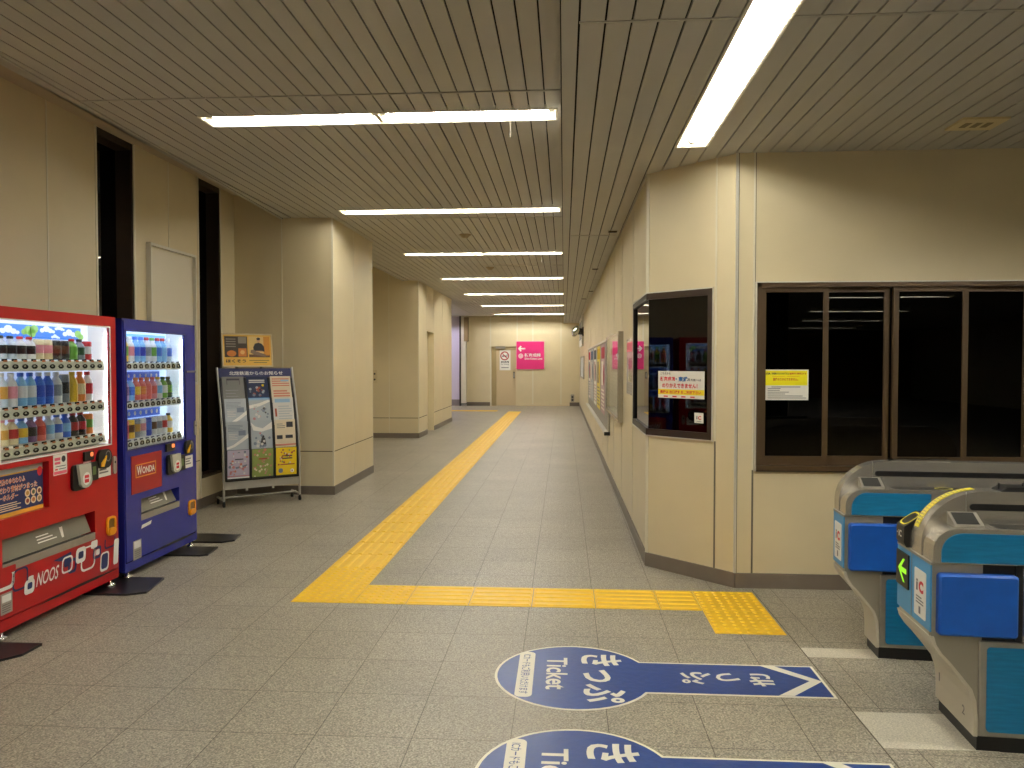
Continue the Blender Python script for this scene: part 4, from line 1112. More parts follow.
leaflet((C_['cream'], bars(C_['salmon'], .08, .92, .62, .96, 4, .5) + bars(C_['salmon'], .1, .9, .22, .5, 3, .6) + [(C_['ltblue'], 'r', .5, .9, .8, .86)]), 'cream leaflet with salmon print, top right of the rack', 2, 0)
leaflet(A4, 'silvery leaflet with a white swoosh, left column below the grey card', 0, 1)
leaflet((C_['silver'], spots([C_['slate'], C_['pale'], C_['dark'], C_['rose']], 18, 5, .25, .7) + [(C_['white'], 's', [(0, .62), (.5, .7), (1, .86), (1, .96), (.5, .82), (0, .74)]), (C_['ltblue'], 'r', 0, 1, .93, 1)]), 'pale silver picture leaflet, middle column second row', 1, 1)
leaflet((C_['pale'], [(C_['ltblue'], 'r', .1, .85, .82, .95), (C_['rust'], 'r', .08, .17, .3, .6)] + bars(C_['silver'], .25, .9, .2, .75, 6)), 'white leaflet with pale blue heading, right column second row', 2, 1)
leaflet(A4, 'silvery leaflet with a white swoosh, left column third row', 0, 2)
leaflet((C_['silver'], [(C_['white'], 's', [(0, .95), (.2, .8), (.55, .72), (1, .95), (1, .7), (.5, .6), (.1, .66)]), (C_['dark'], 'd', .55, .42, .016), (C_['dark'], 's', [(.4, .1), (.7, .1), (.65, .38), (.48, .38)])] + spots([C_['slate'], C_['pale'], C_['rose']], 14, 8, .05, .6)), 'grey leaflet showing a small dark figure, middle column third row', 1, 2)
leaflet((C_['cream'], [(C_['dark'], 'r', .56, .88, .72, .92), (C_['dark'], 'r', .08, .36, .3, .44), (C_['dark'], 'r', .5, .86, .32, .44)] + bars(C_['grey'], .1, .5, .7, .9, 3) + [(C_['salmon'], 'r', 0, 1, 0.06, .12)]), 'cream leaflet with dark photo boxes, right column third row', 2, 2)
leaflet((C_['lilac'], spots([C_['rose'], C_['salmon'], C_['slate'], C_['pale']], 34, 11) + [(C_['lilac'], 'r', .3, .75, .62, .9)] + bars(C_['dark'], .34, .72, .66, .88, 3, .5) + [(C_['slate'], 's', [(.35, .4), (.9, .48), (.88, .42), (.4, .34)]), (C_['white'], 'r', 0, 1, 0, .05), (C_['rose'], 'r', 0, 1, .07, .1)]), 'lilac patterned booklet, bottom left of the leaflet rack', 0, 3)
leaflet((C_['green'], spots([C_['rose'], C_['salmon'], C_['cream'], C_['green']], 46, 12, .03, .97) + bars(C_['rust'], .3, .7, .62, .7, 1, .6)), 'green and rose patterned booklet, bottom middle of the rack', 1, 3)
leaflet((C_['yellow'], spots([C_['rust'], C_['cream'], C_['rust'], C_['green']], 26, 13, .3, .97, .010) + bars(C_['dark'], .28, .78, .58, .76, 2, .5) + bars(C_['rust'], .2, .9, .36, .44, 1, .5) + [(C_['slate'], 'd', .22, .16, .026), (C_['white'], 'd', .78, .14, .02), (C_['rust'], 'd', .78, .14, .008)]), 'bright yellow leaflet, bottom right of the rack', 2, 3)

# framed poster standing on the rack header
PWD, PHT = 0.545, 0.365
p = T_RK @ Vector((-0.075, hy1 + 0.0, 1.479))
fp = thing('framed_poster', 'yellow framed food poster with a seated person, on top of the leaflet rack', 'poster', p, RKZ)
fp.rotation_euler = (-0.12, 0, RKZ)
b = MB(mat('pale_wood_frame', (206, 188, 150), 0.4)); b.slab(-PWD / 2, PWD / 2, 0, PHT, -0.008, 0.012, [(-PWD / 2 + 0.014, PWD / 2 - 0.014, 0.014, PHT - 0.014)]); b.build('frame', fp)
def U(u): return -PWD / 2 + 0.014 + u * (PWD - 0.028)
def V(v): return 0.014 + v * (PHT - 0.028)
M_PGOLD = mat('poster_gold', (226, 180, 76), 0.5)
b = MB(M_PGOLD); b.box(U(0), U(1), -0.002, 0.006, V(0), V(1)); sh = b.build('print_sheet', fp)
b = MB(mat('poster_dark', (62, 50, 38), 0.5)); b.rect(U(.03), U(.5), V(.27), V(.95), -0.0025)
b.use(mat('poster_grey', (132, 124, 110), 0.5))
for k in range(4): b.rect(U(.06), U(.26), V(.60 + .08 * k), V(.635 + .08 * k), -0.003)
b.rect(U(.31), U(.48), V(.72), V(.93), -0.003)
b.use(mat('poster_orange', (206, 122, 44), 0.5)); b.disc(U(.17), V(.39), 0.05, -0.003, 18, 0.034); b.rect(U(.31), U(.48), V(.29), V(.56), -0.003)
b.use(mat('poster_tan', (226, 180, 110), 0.5)); b.disc(U(.395), V(.43), 0.024, -0.0035, 14)
b.use(mat('poster_wall', (222, 190, 120), 0.5)); b.rect(U(.53), U(.97), V(.27), V(.95), -0.0025); b.use(mat('poster_amber', (202, 136, 40), 0.5)); b.rect(U(.84), U(.97), V(.33), V(.95), -0.003)
b.use(mat('poster_floor', (92, 64, 40), 0.5)); b.rect(U(.53), U(.97), V(.27), V(.36), -0.003)
b.use(mat('poster_shirt', (30, 32, 34), 0.5)); b.shape([(U(.63), V(.46)), (U(.86), V(.46)), (U(.85), V(.62)), (U(.80), V(.72)), (U(.74), V(.75)), (U(.66), V(.72)), (U(.62), V(.6))], -0.0035)
b.use(mat('poster_trousers', (120, 100, 84), 0.5)); b.shape([(U(.56), V(.42)), (U(.64), V(.35)), (U(.88), V(.30)), (U(.88), V(.36)), (U(.76), V(.42)), (U(.62), V(.52)), (U(.57), V(.50))], -0.004)
b.use(mat('poster_skin', (206, 160, 120), 0.5)); b.disc(U(.735), V(.82), 0.019, -0.0037, 14, 0.025); b.rect(U(.68), U(.82), V(.45), V(.48), -0.0042)
b.use(M_DARKTXT); b.disc(U(.735), V(.875), 0.021, -0.0039, 14, 0.015)
b.build('pictures', sh)
b = MB(M_DARKTXT); b.text('ほくそう', U(.05), U(.46), V(.09), V(.20), -0.003, 0.03)
b.use(mat('poster_khaki', (130, 120, 60), 0.5)); b.rect(U(.53), U(.95), V(.15), V(.18), -0.003); b.rect(U(.62), U(.9), V(.08), V(.11), -0.003)
b.build('lettering', sh)

# ------------------------------------------------------------------ left wall board, switch plate
t = thing('notice_board', 'blank white aluminium framed board on the wall above the blue machine', 'notice board', (XW, 6.85, 1.30), PI / 2)
b = MB(M_ALU); b.slab(0, 0.885, 0, 1.32, -0.045, 0.0, [(0.025, 0.86, 0.025, 1.295)]); b.build('frame', t)
b = MB(mat('board_white', (214, 206, 186), 0.3)); b.box(0.025, 0.86, -0.012, -0.001, 0.025, 1.295); b.build('panel', t)
t = thing('switch_plate', 'small beige key switch plate in the shaded left recess', 'switch plate', (-3.86, 15.5, 1.11))
b = MB(mat('plate_beige', (206, 190, 150), 0.4)); b.prism(rrect(-0.085, 0.085, 0, 0.27, 0.01), 'y', -0.012, 0); b.build('plate', t)
for z in (0.19, 0.075):
    b = MB(M_BLACK); b.disc(0.03, z, 0.02, -0.0125, 12); b.build('key_switch', t)

# ------------------------------------------------------------------ right wall boards and posters
def on_right(y, z=0.0): return (xr(y), y, z)
RRZ = -PI / 2 + RW_ANG
BY0, BY1 = 10.25, 17.9
t = thing('poster_board', 'long silver framed poster board on the right wall', 'poster board', on_right(BY1), RRZ)
bl = BY1 - BY0
b = MB(mat('board_grey', (136, 130, 118), 0.5)); b.box(0, bl, -0.018, 0, 0.60, 1.845); b.build('back_board', t)
b = MB(M_ALU); b.box(0, bl, -0.035, 0, 1.82, 1.845); b.box(0, 0.025, -0.03, 0, 0.58, 1.845); b.box(bl - 0.025, bl, -0.03, 0, 0.60, 1.82); b.build('frame', t)
b = MB(M_ALU); b.box(0, bl, -0.075, 0, 0.575, 0.60); b.use(M_BLACK).box(bl - 0.004, bl + 0.012, -0.078, 0, 0.565, 0.612); b.build('ledge', t)
pos_d = [(17.1, 'poster with a red heading, farthest on the long poster board', (224, 214, 204), (190, 50, 60), (120, 120, 130)),
         (15.75, 'grey blue poster, second from the far end of the board', (176, 180, 182), (70, 90, 120), (206, 200, 190)),
         (14.3, 'white poster with dark text, in the middle of the board', (226, 222, 210), (80, 84, 90), (190, 160, 150)),
         (13.0, 'yellow poster between the middle and the near end', (226, 208, 110), (206, 170, 40), (150, 140, 120)),
         (11.65, 'mauve poster with red band, nearest on the long board', (186, 160, 160), (160, 60, 70), (226, 214, 200))]
for (yy, lab, c1, c2, c3) in pos_d:
    m1, m2, m3 = [mat('poster_%d_%d_%d' % c, c, 0.8, spec=0.1) for c in (c1, c2, c3)]
    b = MB(m1); b.T = Matrix.Identity(4); b.box(-0.48, 0.48, -0.004, 0, 0, 1.03)
    b.use(m2).rect(-0.44, 0.44, 0.82, 0.99, -0.0045); b.use(m3).rect(-0.4, 0.1, 0.42, 0.78, -0.0045)
    b.use(m2).disc(0.22, 0.58, 0.16, -0.005, 18)
    b.use(m3)
    for k in range(6): b.rect(-0.4, 0.4 - 0.1 * (k % 2), 0.06 + 0.055 * k, 0.085 + 0.055 * k, -0.005)
    o = b.build('poster'); x, y, _ = on_right(yy); o.location = (x - 0.0185, y, 0.765); o.rotation_euler = (0, 0, RRZ)
    tag(o, lab, 'poster', 'posters on the long board')
SY0, SY1 = 8.1, 10.2
t = thing('timetable_case', 'silver glazed timetable case on the right wall, nearer than the posters', 'display case', on_right(SY1), RRZ)
sl_ = SY1 - SY0
b = MB(M_STEEL); b.slab(0, sl_, 0.90, 1.85, -0.055, 0, [(0.03, sl_ - 0.06, 0.93, 1.82)]); b.build('frame', t)
b = MB(M_BLACK); b.box(sl_ - 0.072, sl_ - 0.06, -0.056, -0.01, 0.93, 1.82); b.build('gasket', t)
b = MB(M_PAPER); b.box(0.03, sl_ - 0.07, -0.012, -0.001, 0.93, 1.82)
b.use(mat('line_grey', (150, 140, 132), 0.5))
for k in range(11): b.rect(0.15, sl_ - 0.2, 1.0 + 0.042 * k, 1.006 + 0.042 * k, -0.0125)
for k in range(9): b.rect(0.2 + 0.2 * k, 0.21 + 0.2 * k, 0.98, 1.45, -0.0126)
b.use(M_REDPRINT).rect(0.2, 1.7, 1.62, 1.70, -0.0125)
b.build('timetable_sheet', t)
b = MB(G_CLEAR); b.box(0.03, sl_ - 0.07, -0.05, -0.046, 0.93, 1.82); b.build('glass', t)
b = MB(mat('small_print_poster', (224, 214, 206), 0.12)); b.box(-0.31, 0.31, -0.004, 0, 0, 0.52)
b.use(mat('poster_photo_grey', (110, 116, 106), 0.12)).rect(-0.1, 0.25, 0.12, 0.34, -0.0045); b.use(M_PINK_PRINT_REFL).rect(-0.28, 0.28, 0.40, 0.49, -0.0045)  # pink top band paints the far pink sign's reflection
b.use(M_GREYTXT)
for k in range(4): b.rect(-0.28, 0.25, 0.02 + 0.025 * k, 0.03 + 0.025 * k, -0.0045)
o = b.build('poster'); o.location = on_right(7.33, 1.225); o.rotation_euler = (0, 0, RRZ)
tag(o, 'small glossy poster on the right wall between timetable case and corner window', 'poster')
t = thing('wall_notice', 'small framed white notice on the right wall near the far end', 'notice', on_right(25.2, 1.07), RRZ)
b = MB(M_STEELD); b.slab(0, 3.6, 0, 0.65, -0.03, 0, [(0.05, 3.55, 0.04, 0.61)]); b.build('frame', t)
b = MB(mat('pale_blue_sheet', (206, 212, 214), 0.4)); b.box(0.05, 3.55, -0.012, 0, 0.04, 0.61); b.build('sheet', t)
t = thing('wall_sign', 'white sign high on the right wall near the far end', 'sign', on_right(25.8, 2.03), RRZ)
b = MB(M_PAPER); b.box(0, 3.2, -0.05, 0, 0, 0.95); b.build('sign_panel', t)
b = MB(M_DARKTXT)
for k in range(4): b.box(0.4 + 0.7 * k, 0.75 + 0.7 * k, -0.0525, -0.05, 0.2, 0.75)
b.build('print_marks', t)
t = thing('wall_mirror', 'round silver convex fixture on a black bracket high on the right wall', 'mirror', (xr(22.5) - 0.02, 22.5, 2.42))
b = MB(M_CHROME); b.T = Matrix.Translation((-0.22, -0.05, 0.02)) @ Matrix.Rotation(math.radians(35), 4, 'Z') @ Matrix.Rotation(math.radians(-72), 4, 'Y')
b.lathe([(0.02, 0.07), (0.09, 0.055), (0.14, 0.03), (0.17, 0.0), (0.165, -0.02), (0.05, -0.05)], n=20); b.build('mirror_dish', t)
b = MB(M_BLACK); b.box(-0.14, 0.0, -0.06, 0.05, -0.08, 0.1); b.box(-0.02, 0.02, -0.1, 0.1, -0.12, 0.14); b.build('bracket', t)

# ------------------------------------------------------------------ far wall signs
SX0, SX1, SZ0, SZ1 = -1.675, -0.705, 1.305, 2.275
t = thing('direction_sign', 'square pink direction sign with a white left arrow on the far wall', 'sign', (SX0, YB - 0.008, SZ0))
S = SX1 - SX0
b = MB(mat('sign_pink', (222, 46, 124), 0.4)); b.box(0, S, -0.03, 0, 0, S); b.build('sign_panel', t)
b = MB(mat('sign_pink_edge', (236, 170, 190), 0.4)); b.slab(-0.012, S + 0.012, -0.012, S + 0.012, -0.028, 0, [(0, S, 0, S)]); b.build('rim', t)
b = MB(M_WHITE); b.T = Matrix.Scale(S, 4)
b.prism([(.05, .745), (.15, .855), (.19, .815), (.145, .77), (.32, .77), (.32, .72), (.145, .72), (.19, .675), (.15, .635)], 'y', -0.034, -0.031); b.build('arrow', t)
b = MB(M_WHITE); b.T = Matrix.Scale(S, 4)
n = 24
ci = lambda r: [(.155 + r * math.cos(2 * PI * k / n), .478 + r * math.sin(2 * PI * k / n)) for k in range(n)]
b.ring(ci(.085), ci(.062), -0.033); b.ring(ci(.045), ci(.022), -0.033); b.build('logo', t)
b = MB(M_WHITE); b.T = Matrix.Scale(S, 4)
b.text('新京成線', .29, .885, .445, .575, -0.033, 0.03); b.text('Shin-Keisei Line', .295, .94, .345, .42, -0.033, 0.015); b.build('lettering', t)

t = thing('no_smoking_sign', 'white no smoking sign with a red ring on the far door', 'sign', (-2.283, YB + 0.0745, 1.263))
b = MB(M_WHITE); b.box(0, 0.388, -0.006, 0, 0, 0.72); b.build('plate', t)
cx, cz = 0.18, 0.51
ci = lambda r: [(cx + r * math.cos(2 * PI * k / n), cz + r * math.sin(2 * PI * k / n)) for k in range(n)]
b = MB(M_DARKTXT); b.rect(cx - 0.1, cx + 0.07, cz - 0.025, cz + 0.01, -0.007); b.rect(cx + 0.08, cx + 0.1, cz - 0.025, cz + 0.06, -0.007); b.build('cigarette', t)
b = MB(mat('prohibition_red', (176, 30, 34), 0.4)); b.ring(ci(0.158), ci(0.122), -0.008); q_ = 0.1
b.shape([(cx - q_ - .01, cz + q_ - .01), (cx - q_ + .01, cz + q_ + .01), (cx + q_ + .01, cz - q_ + .01), (cx + q_ - .01, cz - q_ - .01)], -0.009); b.build('prohibition_ring', t)
b = MB(M_DARKTXT); b.text('終日禁煙', 0.05, 0.33, 0.255, 0.33, -0.007, 0.03); b.text('No Smoking', 0.05, 0.33, 0.18, 0.235, -0.007); b.use(M_GREYTXT).rect(0.06, 0.32, 0.08, 0.105, -0.007); b.build('lettering', t)
t = thing('wall_outlet', 'small dark outlet box low on the far wall by the right corner', 'outlet', (0.30, YB, 0.15))
b = MB(M_STEELD); b.box(-0.06, 0.06, -0.03, 0, 0, 0.26); b.build('box', t)
b = MB(M_BLACK); b.disc(0, 0.17, 0.035, -0.031, 10); b.disc(0, 0.07, 0.035, -0.031, 10); b.build('socket', t)

# ------------------------------------------------------------------ notices on the office windows
CZ = math.atan2(YF - AY, BX - AX)
def at_ch(x, y, z): return T_CH @ Vector((x, y, z))
t = thing('window_notice', 'white transfer notice with a yellow band on the corner window', 'notice', at_ch(0.098, 0.0065, 1.266), CZ)
NW, NH = 0.402, 0.195
b = MB(M_PAPER); b.box(0, NW, -0.002, 0, 0, NH); b.use(mat('notice_yellow', (246, 220, 40), 0.45)); b.rect(0, NW, NH * .13, NH * .33, -0.0024); sheet = b.build('sheet', t)
b = MB(M_DARKTXT); b.text('こちらから', .02, .11, NH * .87, NH * .96, -0.0028, 0.02); b.text('方面へは', .285, .375, NH * .64, NH * .73, -0.0028, 0.02); b.text('線', .262, .28, NH * .64, NH * .75, -0.0028, .02)
b.use(M_REDPRINT); b.text('新京成線', .018, .152, NH * .62, NH * .80, -0.0028, 0.04); b.text('のりかえできません！', .035, .345, NH * .38, NH * .55, -0.0028, 0.04)
b.use(mat('teal_print', (20, 90, 150), 0.5)); b.text('・東武', .155, .262, NH * .62, NH * .80, -0.0028, 0.04)
b.use(M_REDPRINT); b.text('乗換は 出口改札をご利用下さい', .018, .375, NH * .165, NH * .29, -0.0028, 0.03)
for k in range(4): b.rect(.05 + .078 * k, .088 + .078 * k, NH * .035, NH * .085, -0.0028)
b.build('lettering', sheet)
t = thing('ic_sticker', 'small white IC card sticker low on the corner window', 'sticker', at_ch(0.418, 0.0065, 1.097), CZ)
b = MB(M_PAPER); b.box(0, .075, -0.002, 0, 0, .072); b.build('sheet', t)
b = MB(M_DARKTXT); b.text('i', .018, .026, .026, .05, -0.0025, .03); b.use(M_REDPRINT).text('C', .031, .058, .024, .05, -0.0025, .05); b.use(M_GREYTXT).rect(.02, .058, .01, .014, -0.0025); b.build('lettering', t)
t = thing('window_notice', 'yellow and white printed notice on the sliding office window', 'notice', (1.340, YF + 0.009, 1.271))
NW, NH = 0.293, 0.205
b = MB(M_PAPER); b.box(0, NW, -0.002, 0, 0, NH); b.use(mat('notice_lemon', (244, 232, 10), 0.45)); b.rect(.008, NW - .008, NH * .48, NH * .965, -0.0024); sheet = b.build('sheet', t)
b = MB(M_DARKTXT); b.text('北総線、京成線のりかえのお客様は', .012, .165, NH * .83, NH * .905, -0.0028, 0.03); b.use(mat('rust_print', (190, 80, 30), 0.5)); b.text('直通改札専用口です', .168, .28, NH * .83, NH * .90, -0.0028, 0.03)
b.text('直接のりかえできません。', .06, .225, NH * .635, NH * .73, -0.0028, 0.03); b.rect(.055, .14, NH * .775, NH * .785, -0.0028); b.rect(.15, .235, NH * .775, NH * .785, -0.0028)
b.use(M_GREYTXT)
for (u, v, wd) in ((.05, .42, .19), (.025, .37, .085), (.025, .31, .08), (.025, .25, .14), (.025, .19, .115), (.025, .125, .23), (.025, .06, .255)):
    b.rect(u, u + wd, NH * v, NH * (v + .022), -0.0028)
b.build('lettering', sheet)

# ------------------------------------------------------------------ small ceiling fittings
t = thing('ceiling_panel', 'beige access panel with dark slots in the ceiling above the gates', 'ceiling panel', (2.27, 4.62, ZR))
b = MB(mat('panel_cream', (214, 198, 150), 0.4)); b.box(0, 0.26, 0, 0.22, -0.012, 0); b.build('panel', t)
for k in range(3):
    b = MB(mat('slot_tan', (140, 126, 94), 0.6)); b.box(0.05 + 0.06 * k, 0.085 + 0.06 * k, 0.07, 0.16, -0.0135, -0.012); b.build('slot', t)
for i, (x, y, lab) in enumerate(((0.515, 8.34, 'nearest small dark vent in the lower ceiling along the office wall'), (0.46, 11.63, 'second small dark vent along the office wall ceiling'), (0.52, 15.2, 'third small dark vent along the office wall ceiling'), (0.43, 17.0, 'farthest small dark vent along the office wall ceiling'))):
    b = MB(M_SEAMD); b.box(x - 0.045, x + 0.045, y - 0.035, y + 0.035, ZR - 0.008, ZR); b.use(M_GAP).box(x - 0.03, x + 0.03, y - 0.02, y + 0.02, ZR - 0.010, ZR - 0.008)
    tag(b.build('ceiling_vent'), lab, 'vent', 'small vents in the lower ceiling')
for i, (x, y, lab) in enumerate(((-1.28, 10.0, 'round smoke detector between the second and third crosswise lights'), (-1.285, 13.45, 'round smoke detector between the third and fourth crosswise lights'))):
    b = MB(mat('detector_beige', (176, 160, 128), 0.5)); b.lathe([(0.03, -0.045), (0.05, -0.03), (0.055, -0.015), (0.075, -0.012), (0.075, 0)], x, y, 16)
    b.v = [(vx, vy, vz + ZL) for vx, vy, vz in b.v]
    tag(b.build('smoke_detector'), lab, 'smoke detector', 'smoke detectors on the passage ceiling')

# ------------------------------------------------------------------ ticket gates
M_GBLUE = mat('gate_pad_blue', (10, 84, 180), 0.42, noise=0.10, nscale=12, bump=0.2)
M_GTEAL = mat('gate_panel_teal', (8, 112, 160), 0.4, noise=0.16, nscale=9, stretch=(1, 1, 9), bump=0.15)
M_GLIGHT = mat('gate_light_blue', (66, 146, 196), 0.4)
M_ARROW = mat('lit_green_arrow', (150, 230, 30), 0.4, emit=(130, 225, 30), es=0.5)
M_HAZ = mat('hazard_yellow', (236, 220, 50), 0.45)
def arcpts(x0, z0, rx, rz, a0, a1, n):
    return [(x0 + rx * math.cos(a0 + (a1 - a0) * i / n), z0 + rz * math.sin(a0 + (a1 - a0) * i / n)) for i in range(n + 1)]
def gate(label, loc, W, double):
    L = 1.72
    t = thing('ticket_gate', label, 'ticket gate', loc, 0, 'automatic ticket gates')
    def mirror(p): return p + [(L - x, z) for x, z in reversed(p)]
    under = [(0.0, 0.70), (0.0, 0.415), (0.008, 0.385), (0.03, 0.352), (0.06, 0.322), (0.10, 0.276), (0.142, 0.225), (0.158, 0.18), (0.164, 0.12), (0.164, 0.05)]
    b = MB(M_GREYBODY); b.prism(mirror(under), 'y', 0.02, W - 0.02); b.build('body', t)
    sk = [(x - 0.003, z) for x, z in under[1:]] + [(x + 0.012, z) for x, z in reversed(under[1:])]
    b = MB(mat('pale_grey_skirt', (196, 188, 168), 0.4)); b.prism(sk, 'y', 0.0, W); b.build('nose_skirt', t)
    for (ya, yb) in ((0.0, 0.02), (W - 0.02, W)):
        b = MB(mat('side_plate_grey', (158, 152, 136), 0.35, 0.3)); b.prism([(0.004, 0.70)] + [(x + 0.004, z) for x, z in under[1:]] + [(0.19, 0.05), (0.19, 0.70)], 'y', ya + 0.010 if ya == 0 else ya, yb if ya == 0 else yb - 0.010); b.build('side_plate', t)
    b = MB(M_STEELD); b.box(0.178, L - 0.178, 0.0, W, 0.05, 0.405); lo = b.build('lower_cabinet', t, 0.006)
    b = MB(M_GTEAL)
    for (p, q) in ((0.205, 0.62), (0.65, 1.07), (1.10, L - 0.205)):
        b.prism(rrect(p, q, 0.07, 0.385, 0.015), 'y', -0.003, 0.0)
        pn = b.build('blue_panel', lo); b = MB(M_GTEAL)
    b = MB(M_BLACK); b.box(0.174, L - 0.174, 0.004, W - 0.004, 0.0, 0.052); b.build('plinth', t)
    # padded blocks and the flap housing between them
    for (p, q) in ((0.020, 0.310), (0.52, L - 0.55), (L - 0.31, L - 0.02)):
        b = MB(M_GBLUE); b.bbox(p, q, -0.022, 0.02, 0.428, 0.672, 0.014); b.build('pad', t)
    b = MB(M_BLACK); b.box(0.02, L - 0.02, 0.012, 0.02, 0.672, 0.70); b.box(0.02, L - 0.02, 0.012, 0.02, 0.405, 0.428); b.box(0.310, 0.335, 0.0, 0.02, 0.41, 0.70); b.build('shadow_gap', t)
    b = MB(M_STEEL); b.tube([(0.353, 0.005, 0.41), (0.353, 0.005, 0.69)], 0.026, 12); b.tube([(0.425, 0.008, 0.41), (0.425, 0.008, 0.69)], 0.03, 12); b.build('flap_housing', t)
    # decks
    decks = [(0.0, 0.112)] + ([(0.215, W)] if double else [])
    for i, (ya, yb) in enumerate(decks):
        pr = [(0.004, 0.695)] + arcpts(0.099, 0.755, 0.095, 0.09, PI, PI / 2, 8)
        b = MB(M_STEEL); b.prism(mirror(pr), 'y', ya, yb, False); dk = b.build('deck', t, 0.004)
        if i == 0:
            b = MB(M_GTEAL)
            pr2 = [(0.034, 0.706)] + arcpts(0.112, 0.748, 0.078, 0.078, PI, PI / 2, 8) + [(0.415, 0.826), (0.415, 0.706)]
            b.prism(pr2, 'y', -0.003, 0.001); b.build('blue_panel', dk)
            if double:
                b = MB(M_GTEAL); b.prism([(0.415, 0.706), (0.415, 0.826), (0.9, 0.826), (0.9, 0.706)], 'y', -0.003, 0.001); b.build('blue_panel', dk)
            b = MB(mat('deck_dark', (36, 38, 40), 0.15)); b.box(0.25, L - 0.25, 0.02, 0.104, 0.845, 0.8465); b.build('card_plate', dk)
            b = MB(M_STEELD); b.prism([(0.035, 0.840), (0.035, 0.852), (0.1115, 0.895), (0.1115, 0.840)], 'x', 0.095, 0.205); dp = b.build('display_wedge', dk)
            b = MB(mat('display_dark', (52, 52, 50), 0.2)); b.add([(0.105, 0.040, 0.8566), (0.19, 0.040, 0.8566), (0.19, 0.105, 0.8932), (0.105, 0.105, 0.8932)], [(0, 1, 2, 3)]); b.build('screen', dp)
    if not double:
        b = MB(M_HAZ); n_ = 20
        b.add([(0.50 + 0.045 * math.cos(2 * PI * k / n_), 0.065 + 0.032 * math.sin(2 * PI * k / n_), 0.848) for k in range(n_)] + [(0.50 + 0.037 * math.cos(2 * PI * k / n_), 0.065 + 0.026 * math.sin(2 * PI * k / n_), 0.848) for k in range(n_)], [(k, (k + 1) % n_, n_ + (k + 1) % n_, n_ + k) for k in range(n_)])
        b.build('reader_ring', t)
    # tall ridge with the big rounded nose and the black slot
    ya, yb = 0.112, (0.215 if double else W)
    nose = arcpts(0.245, 0.755, 0.245, 0.228, PI, PI / 2, 14)
    b = MB(M_STEEL); b.prism(mirror([(0.0, 0.695)] + nose), 'y', ya, yb); rg = b.build('ridge', t, 0.006)
    b = MB(M_BLACK); b.prism(rrect(0.180, L - 0.18, 0.902, 0.930, 0.014), 'y', ya - 0.002, ya + 0.001); b.build('slot', rg)
    b = MB(M_STEELD); b.box(0.166, 0.168, ya - 0.001, ya + 0.001, 0.845, 0.98); b.build('seam', rg)
    # end face
    T_E = Matrix.Translation((0, W, 0)) @ Matrix.Rotation(-PI / 2, 4, 'Z')
    b = MB(M_GLIGHT); b.T = T_E; b.box(0.004, W - 0.004, -0.004, 0.002, 0.435, 0.694); ef = b.build('end_panel', t)
    b = MB(M_STEELD); b.T = T_E; b.box(0.0, W, -0.005, 0.002, 0.690, 0.698); 
    if double: b.box(W * .46, W * .465, -0.0055, -0.003, 0.435, 0.69)
    b.build('trim', ef)
    s0 = W - 0.165 if double else 0.035
    b = MB(M_PAPER); b.T = T_E; b.prism(rrect(s0, s0 + 0.12, 0.462, 0.655, 0.008), 'y', -0.006, -0.004); st = b.build('ic_label', ef)
    b = MB(M_DARKTXT); b.T = T_E; b.text('i', s0 + 0.022, s0 + 0.038, 0.565, 0.612, -0.0065, 0.03); b.use(M_REDPRINT); b.text('C', s0 + 0.048, s0 + 0.098, 0.562, 0.612, -0.0065, 0.06)
    b.use(M_GREYTXT)
    for k in range(3): b.rect(s0 + 0.02, s0 + 0.1 - 0.02 * (k == 2), 0.515 + 0.012 * k, 0.521 + 0.012 * k, -0.0065)
    b.rect(s0 + 0.05, s0 + 0.07, 0.475, 0.505, -0.0065); b.build('lettering', st)
    if double:
        b = MB(M_BLACK); b.T = T_E; b.box(0.006, 0.145, -0.010, -0.003, 0.535, 0.678); ad = b.build('arrow_display', ef)
        b = MB(M_ARROW); b.T = T_E
        xm, zm = 0.075, 0.607
        b.shape([(xm - 0.045, zm), (xm + 0.012, zm + 0.050), (xm + 0.034, zm + 0.050), (xm - 0.008, zm + 0.011), (xm + 0.052, zm + 0.011), (xm + 0.052, zm - 0.011), (xm - 0.008, zm - 0.011), (xm + 0.034, zm - 0.050), (xm + 0.012, zm - 0.050)], -0.0105)
        b.build('arrow', ad)
        # black contactless reader on the nose of the far deck
        y0, y1 = 0.245, 0.335
        b = MB(M_BLACK); b.prism([(-0.022, 0.725), (-0.012, 0.702), (0.03, 0.70), (0.066, 0.80), (0.068, 0.848), (0.055, 0.854), (-0.021, 0.796)], 'y', y0, y1); rd = b.build('card_reader', t, 0.008)
        b = MB(M_HAZ)
        A = Vector((-0.021, 0, 0.7975)); B = Vector((0.055, 0, 0.8555)); nrm = Vector((-(B - A).z, 0, (B - A).x)).normalized() * 0.001
        op = rrect(0.06, 0.94, 0.05, 0.95, 0.3, 6); ip = rrect(0.14, 0.86, 0.12, 0.88, 0.25, 6)
        def mp(u, v): q__ = A + (B - A) * u + nrm; return (q__.x, y0 + (y1 - y0) * v, q__.z)
        nn = len(op)
        b.add([mp(*p_) for p_ in op] + [mp(*p_) for p_ in ip], [(k, (k + 1) % nn, nn + (k + 1) % nn, nn + k) for k in range(nn)]); b.build('yellow_ring', rd)
        b = MB(M_WHITE); b.T = Matrix.Translation((-0.0245, y1, 0)) @ Matrix.Rotation(-PI / 2, 4, 'Z'); b.text('IC', 0.035, 0.07, 0.745, 0.775, 0, 0.03); b.rect(0.012, 0.026, 0.758, 0.762, 0); b.build('lettering', rd)
        # printed warning tape over the nose of the ridge
        b = MB(M_HAZ); pts = arcpts(0.245, 0.755, 0.2465, 0.2295, PI * .92, PI * .53, 14)
        vs = []
        for (x, z) in pts: vs += [(x, yb - 0.050, z), (x, yb - 0.008, z)]
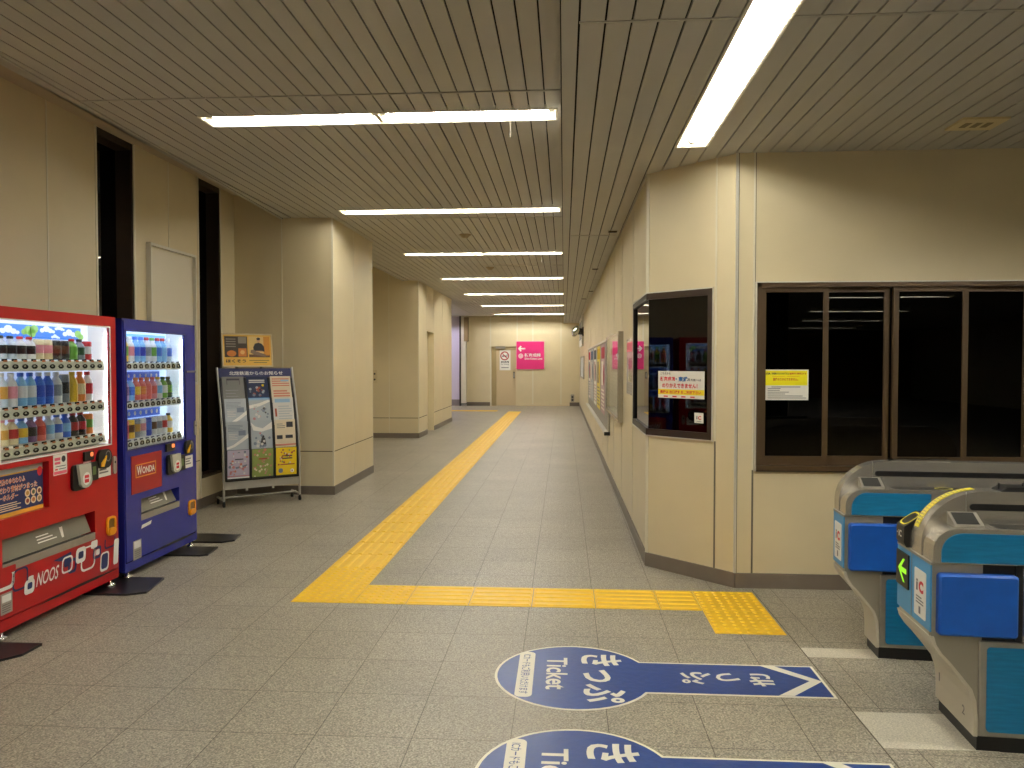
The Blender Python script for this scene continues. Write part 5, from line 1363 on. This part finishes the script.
        b.add(vs, [(2 * k, 2 * k + 1, 2 * k + 3, 2 * k + 2) for k in range(len(pts) - 1)])
        b.use(M_GREYTXT)
        pts = arcpts(0.245, 0.755, 0.2472, 0.2302, PI * .90, PI * .56, 34)
        for k in range(0, 34, 2):
            (x, z), (x2, z2) = pts[k], pts[k + 1]
            for (q0, q1) in ((0.044, 0.037), (0.028, 0.016)):
                b.add([(x, yb - q0, z), (x, yb - q1, z), (x2, yb - q1, z2), (x2, yb - q0, z2)], [(0, 1, 2, 3)])
        b.build('warning_tape', rg)
        b = MB(M_BLACK); b.prism([(0.30, 0.983), (0.33, 1.0), (0.80, 1.004), (0.80, 0.983)], 'y', ya + 0.01, yb - 0.01); b.tube([(0.31, ya + 0.05, 0.985), (0.31, ya + 0.05, 1.012)], 0.004, 6); b.tube([(0.40, ya + 0.05, 0.985), (0.40, ya + 0.05, 1.014)], 0.004, 6); b.build('sensor_bar', rg)
        # number stickers under the nose
        b = MB(M_GREYTXT); b.T = Matrix.Translation((0.1545, W, 0)) @ Matrix.Rotation(-PI / 2, 4, 'Z'); b.text('1', 0.05, 0.062, 0.135, 0.17, 0, 0.01); b.text('2', W - 0.09, W - 0.065, 0.10, 0.135, 0, 0.02); b.build('numbers', t)
    else:
        b = MB(M_CHROME); b.prism([(0.26, 0.983), (0.28, 0.994), (0.55, 0.996), (0.56, 0.983)], 'y', ya + 0.02, yb - 0.02); b.build('sensor_bar', rg)
    # final heights along the body
    zs = [(0.0, 0.0), (0.05, 0.057), (0.405, 0.434), (0.43, 0.456), (0.672, 0.697), (0.695, 0.735), (0.706, 0.740), (0.826, 0.855), (0.845, 0.873), (0.985, 1.006), (1.1, 1.12)]
    for o in t.children_recursive:
        for v in o.data.vertices:
            for (p, q) in zip(zs, zs[1:]):
                if p[0] <= v.co.z <= q[0]:
                    v.co.z = p[1] + (q[1] - p[1]) * (v.co.z - p[0]) / (q[0] - p[0]); break
    t.rotation_euler = (0, 0, math.radians(-4.2))
    return t
gate('wide blue and steel ticket gate with a lit green arrow, nearest the viewer', (1.443, 3.125, 0), 0.372, True)
gate('narrow blue and steel ticket gate by the office wall, behind the nearer gate', (1.443, 4.075, 0), 0.195, False)
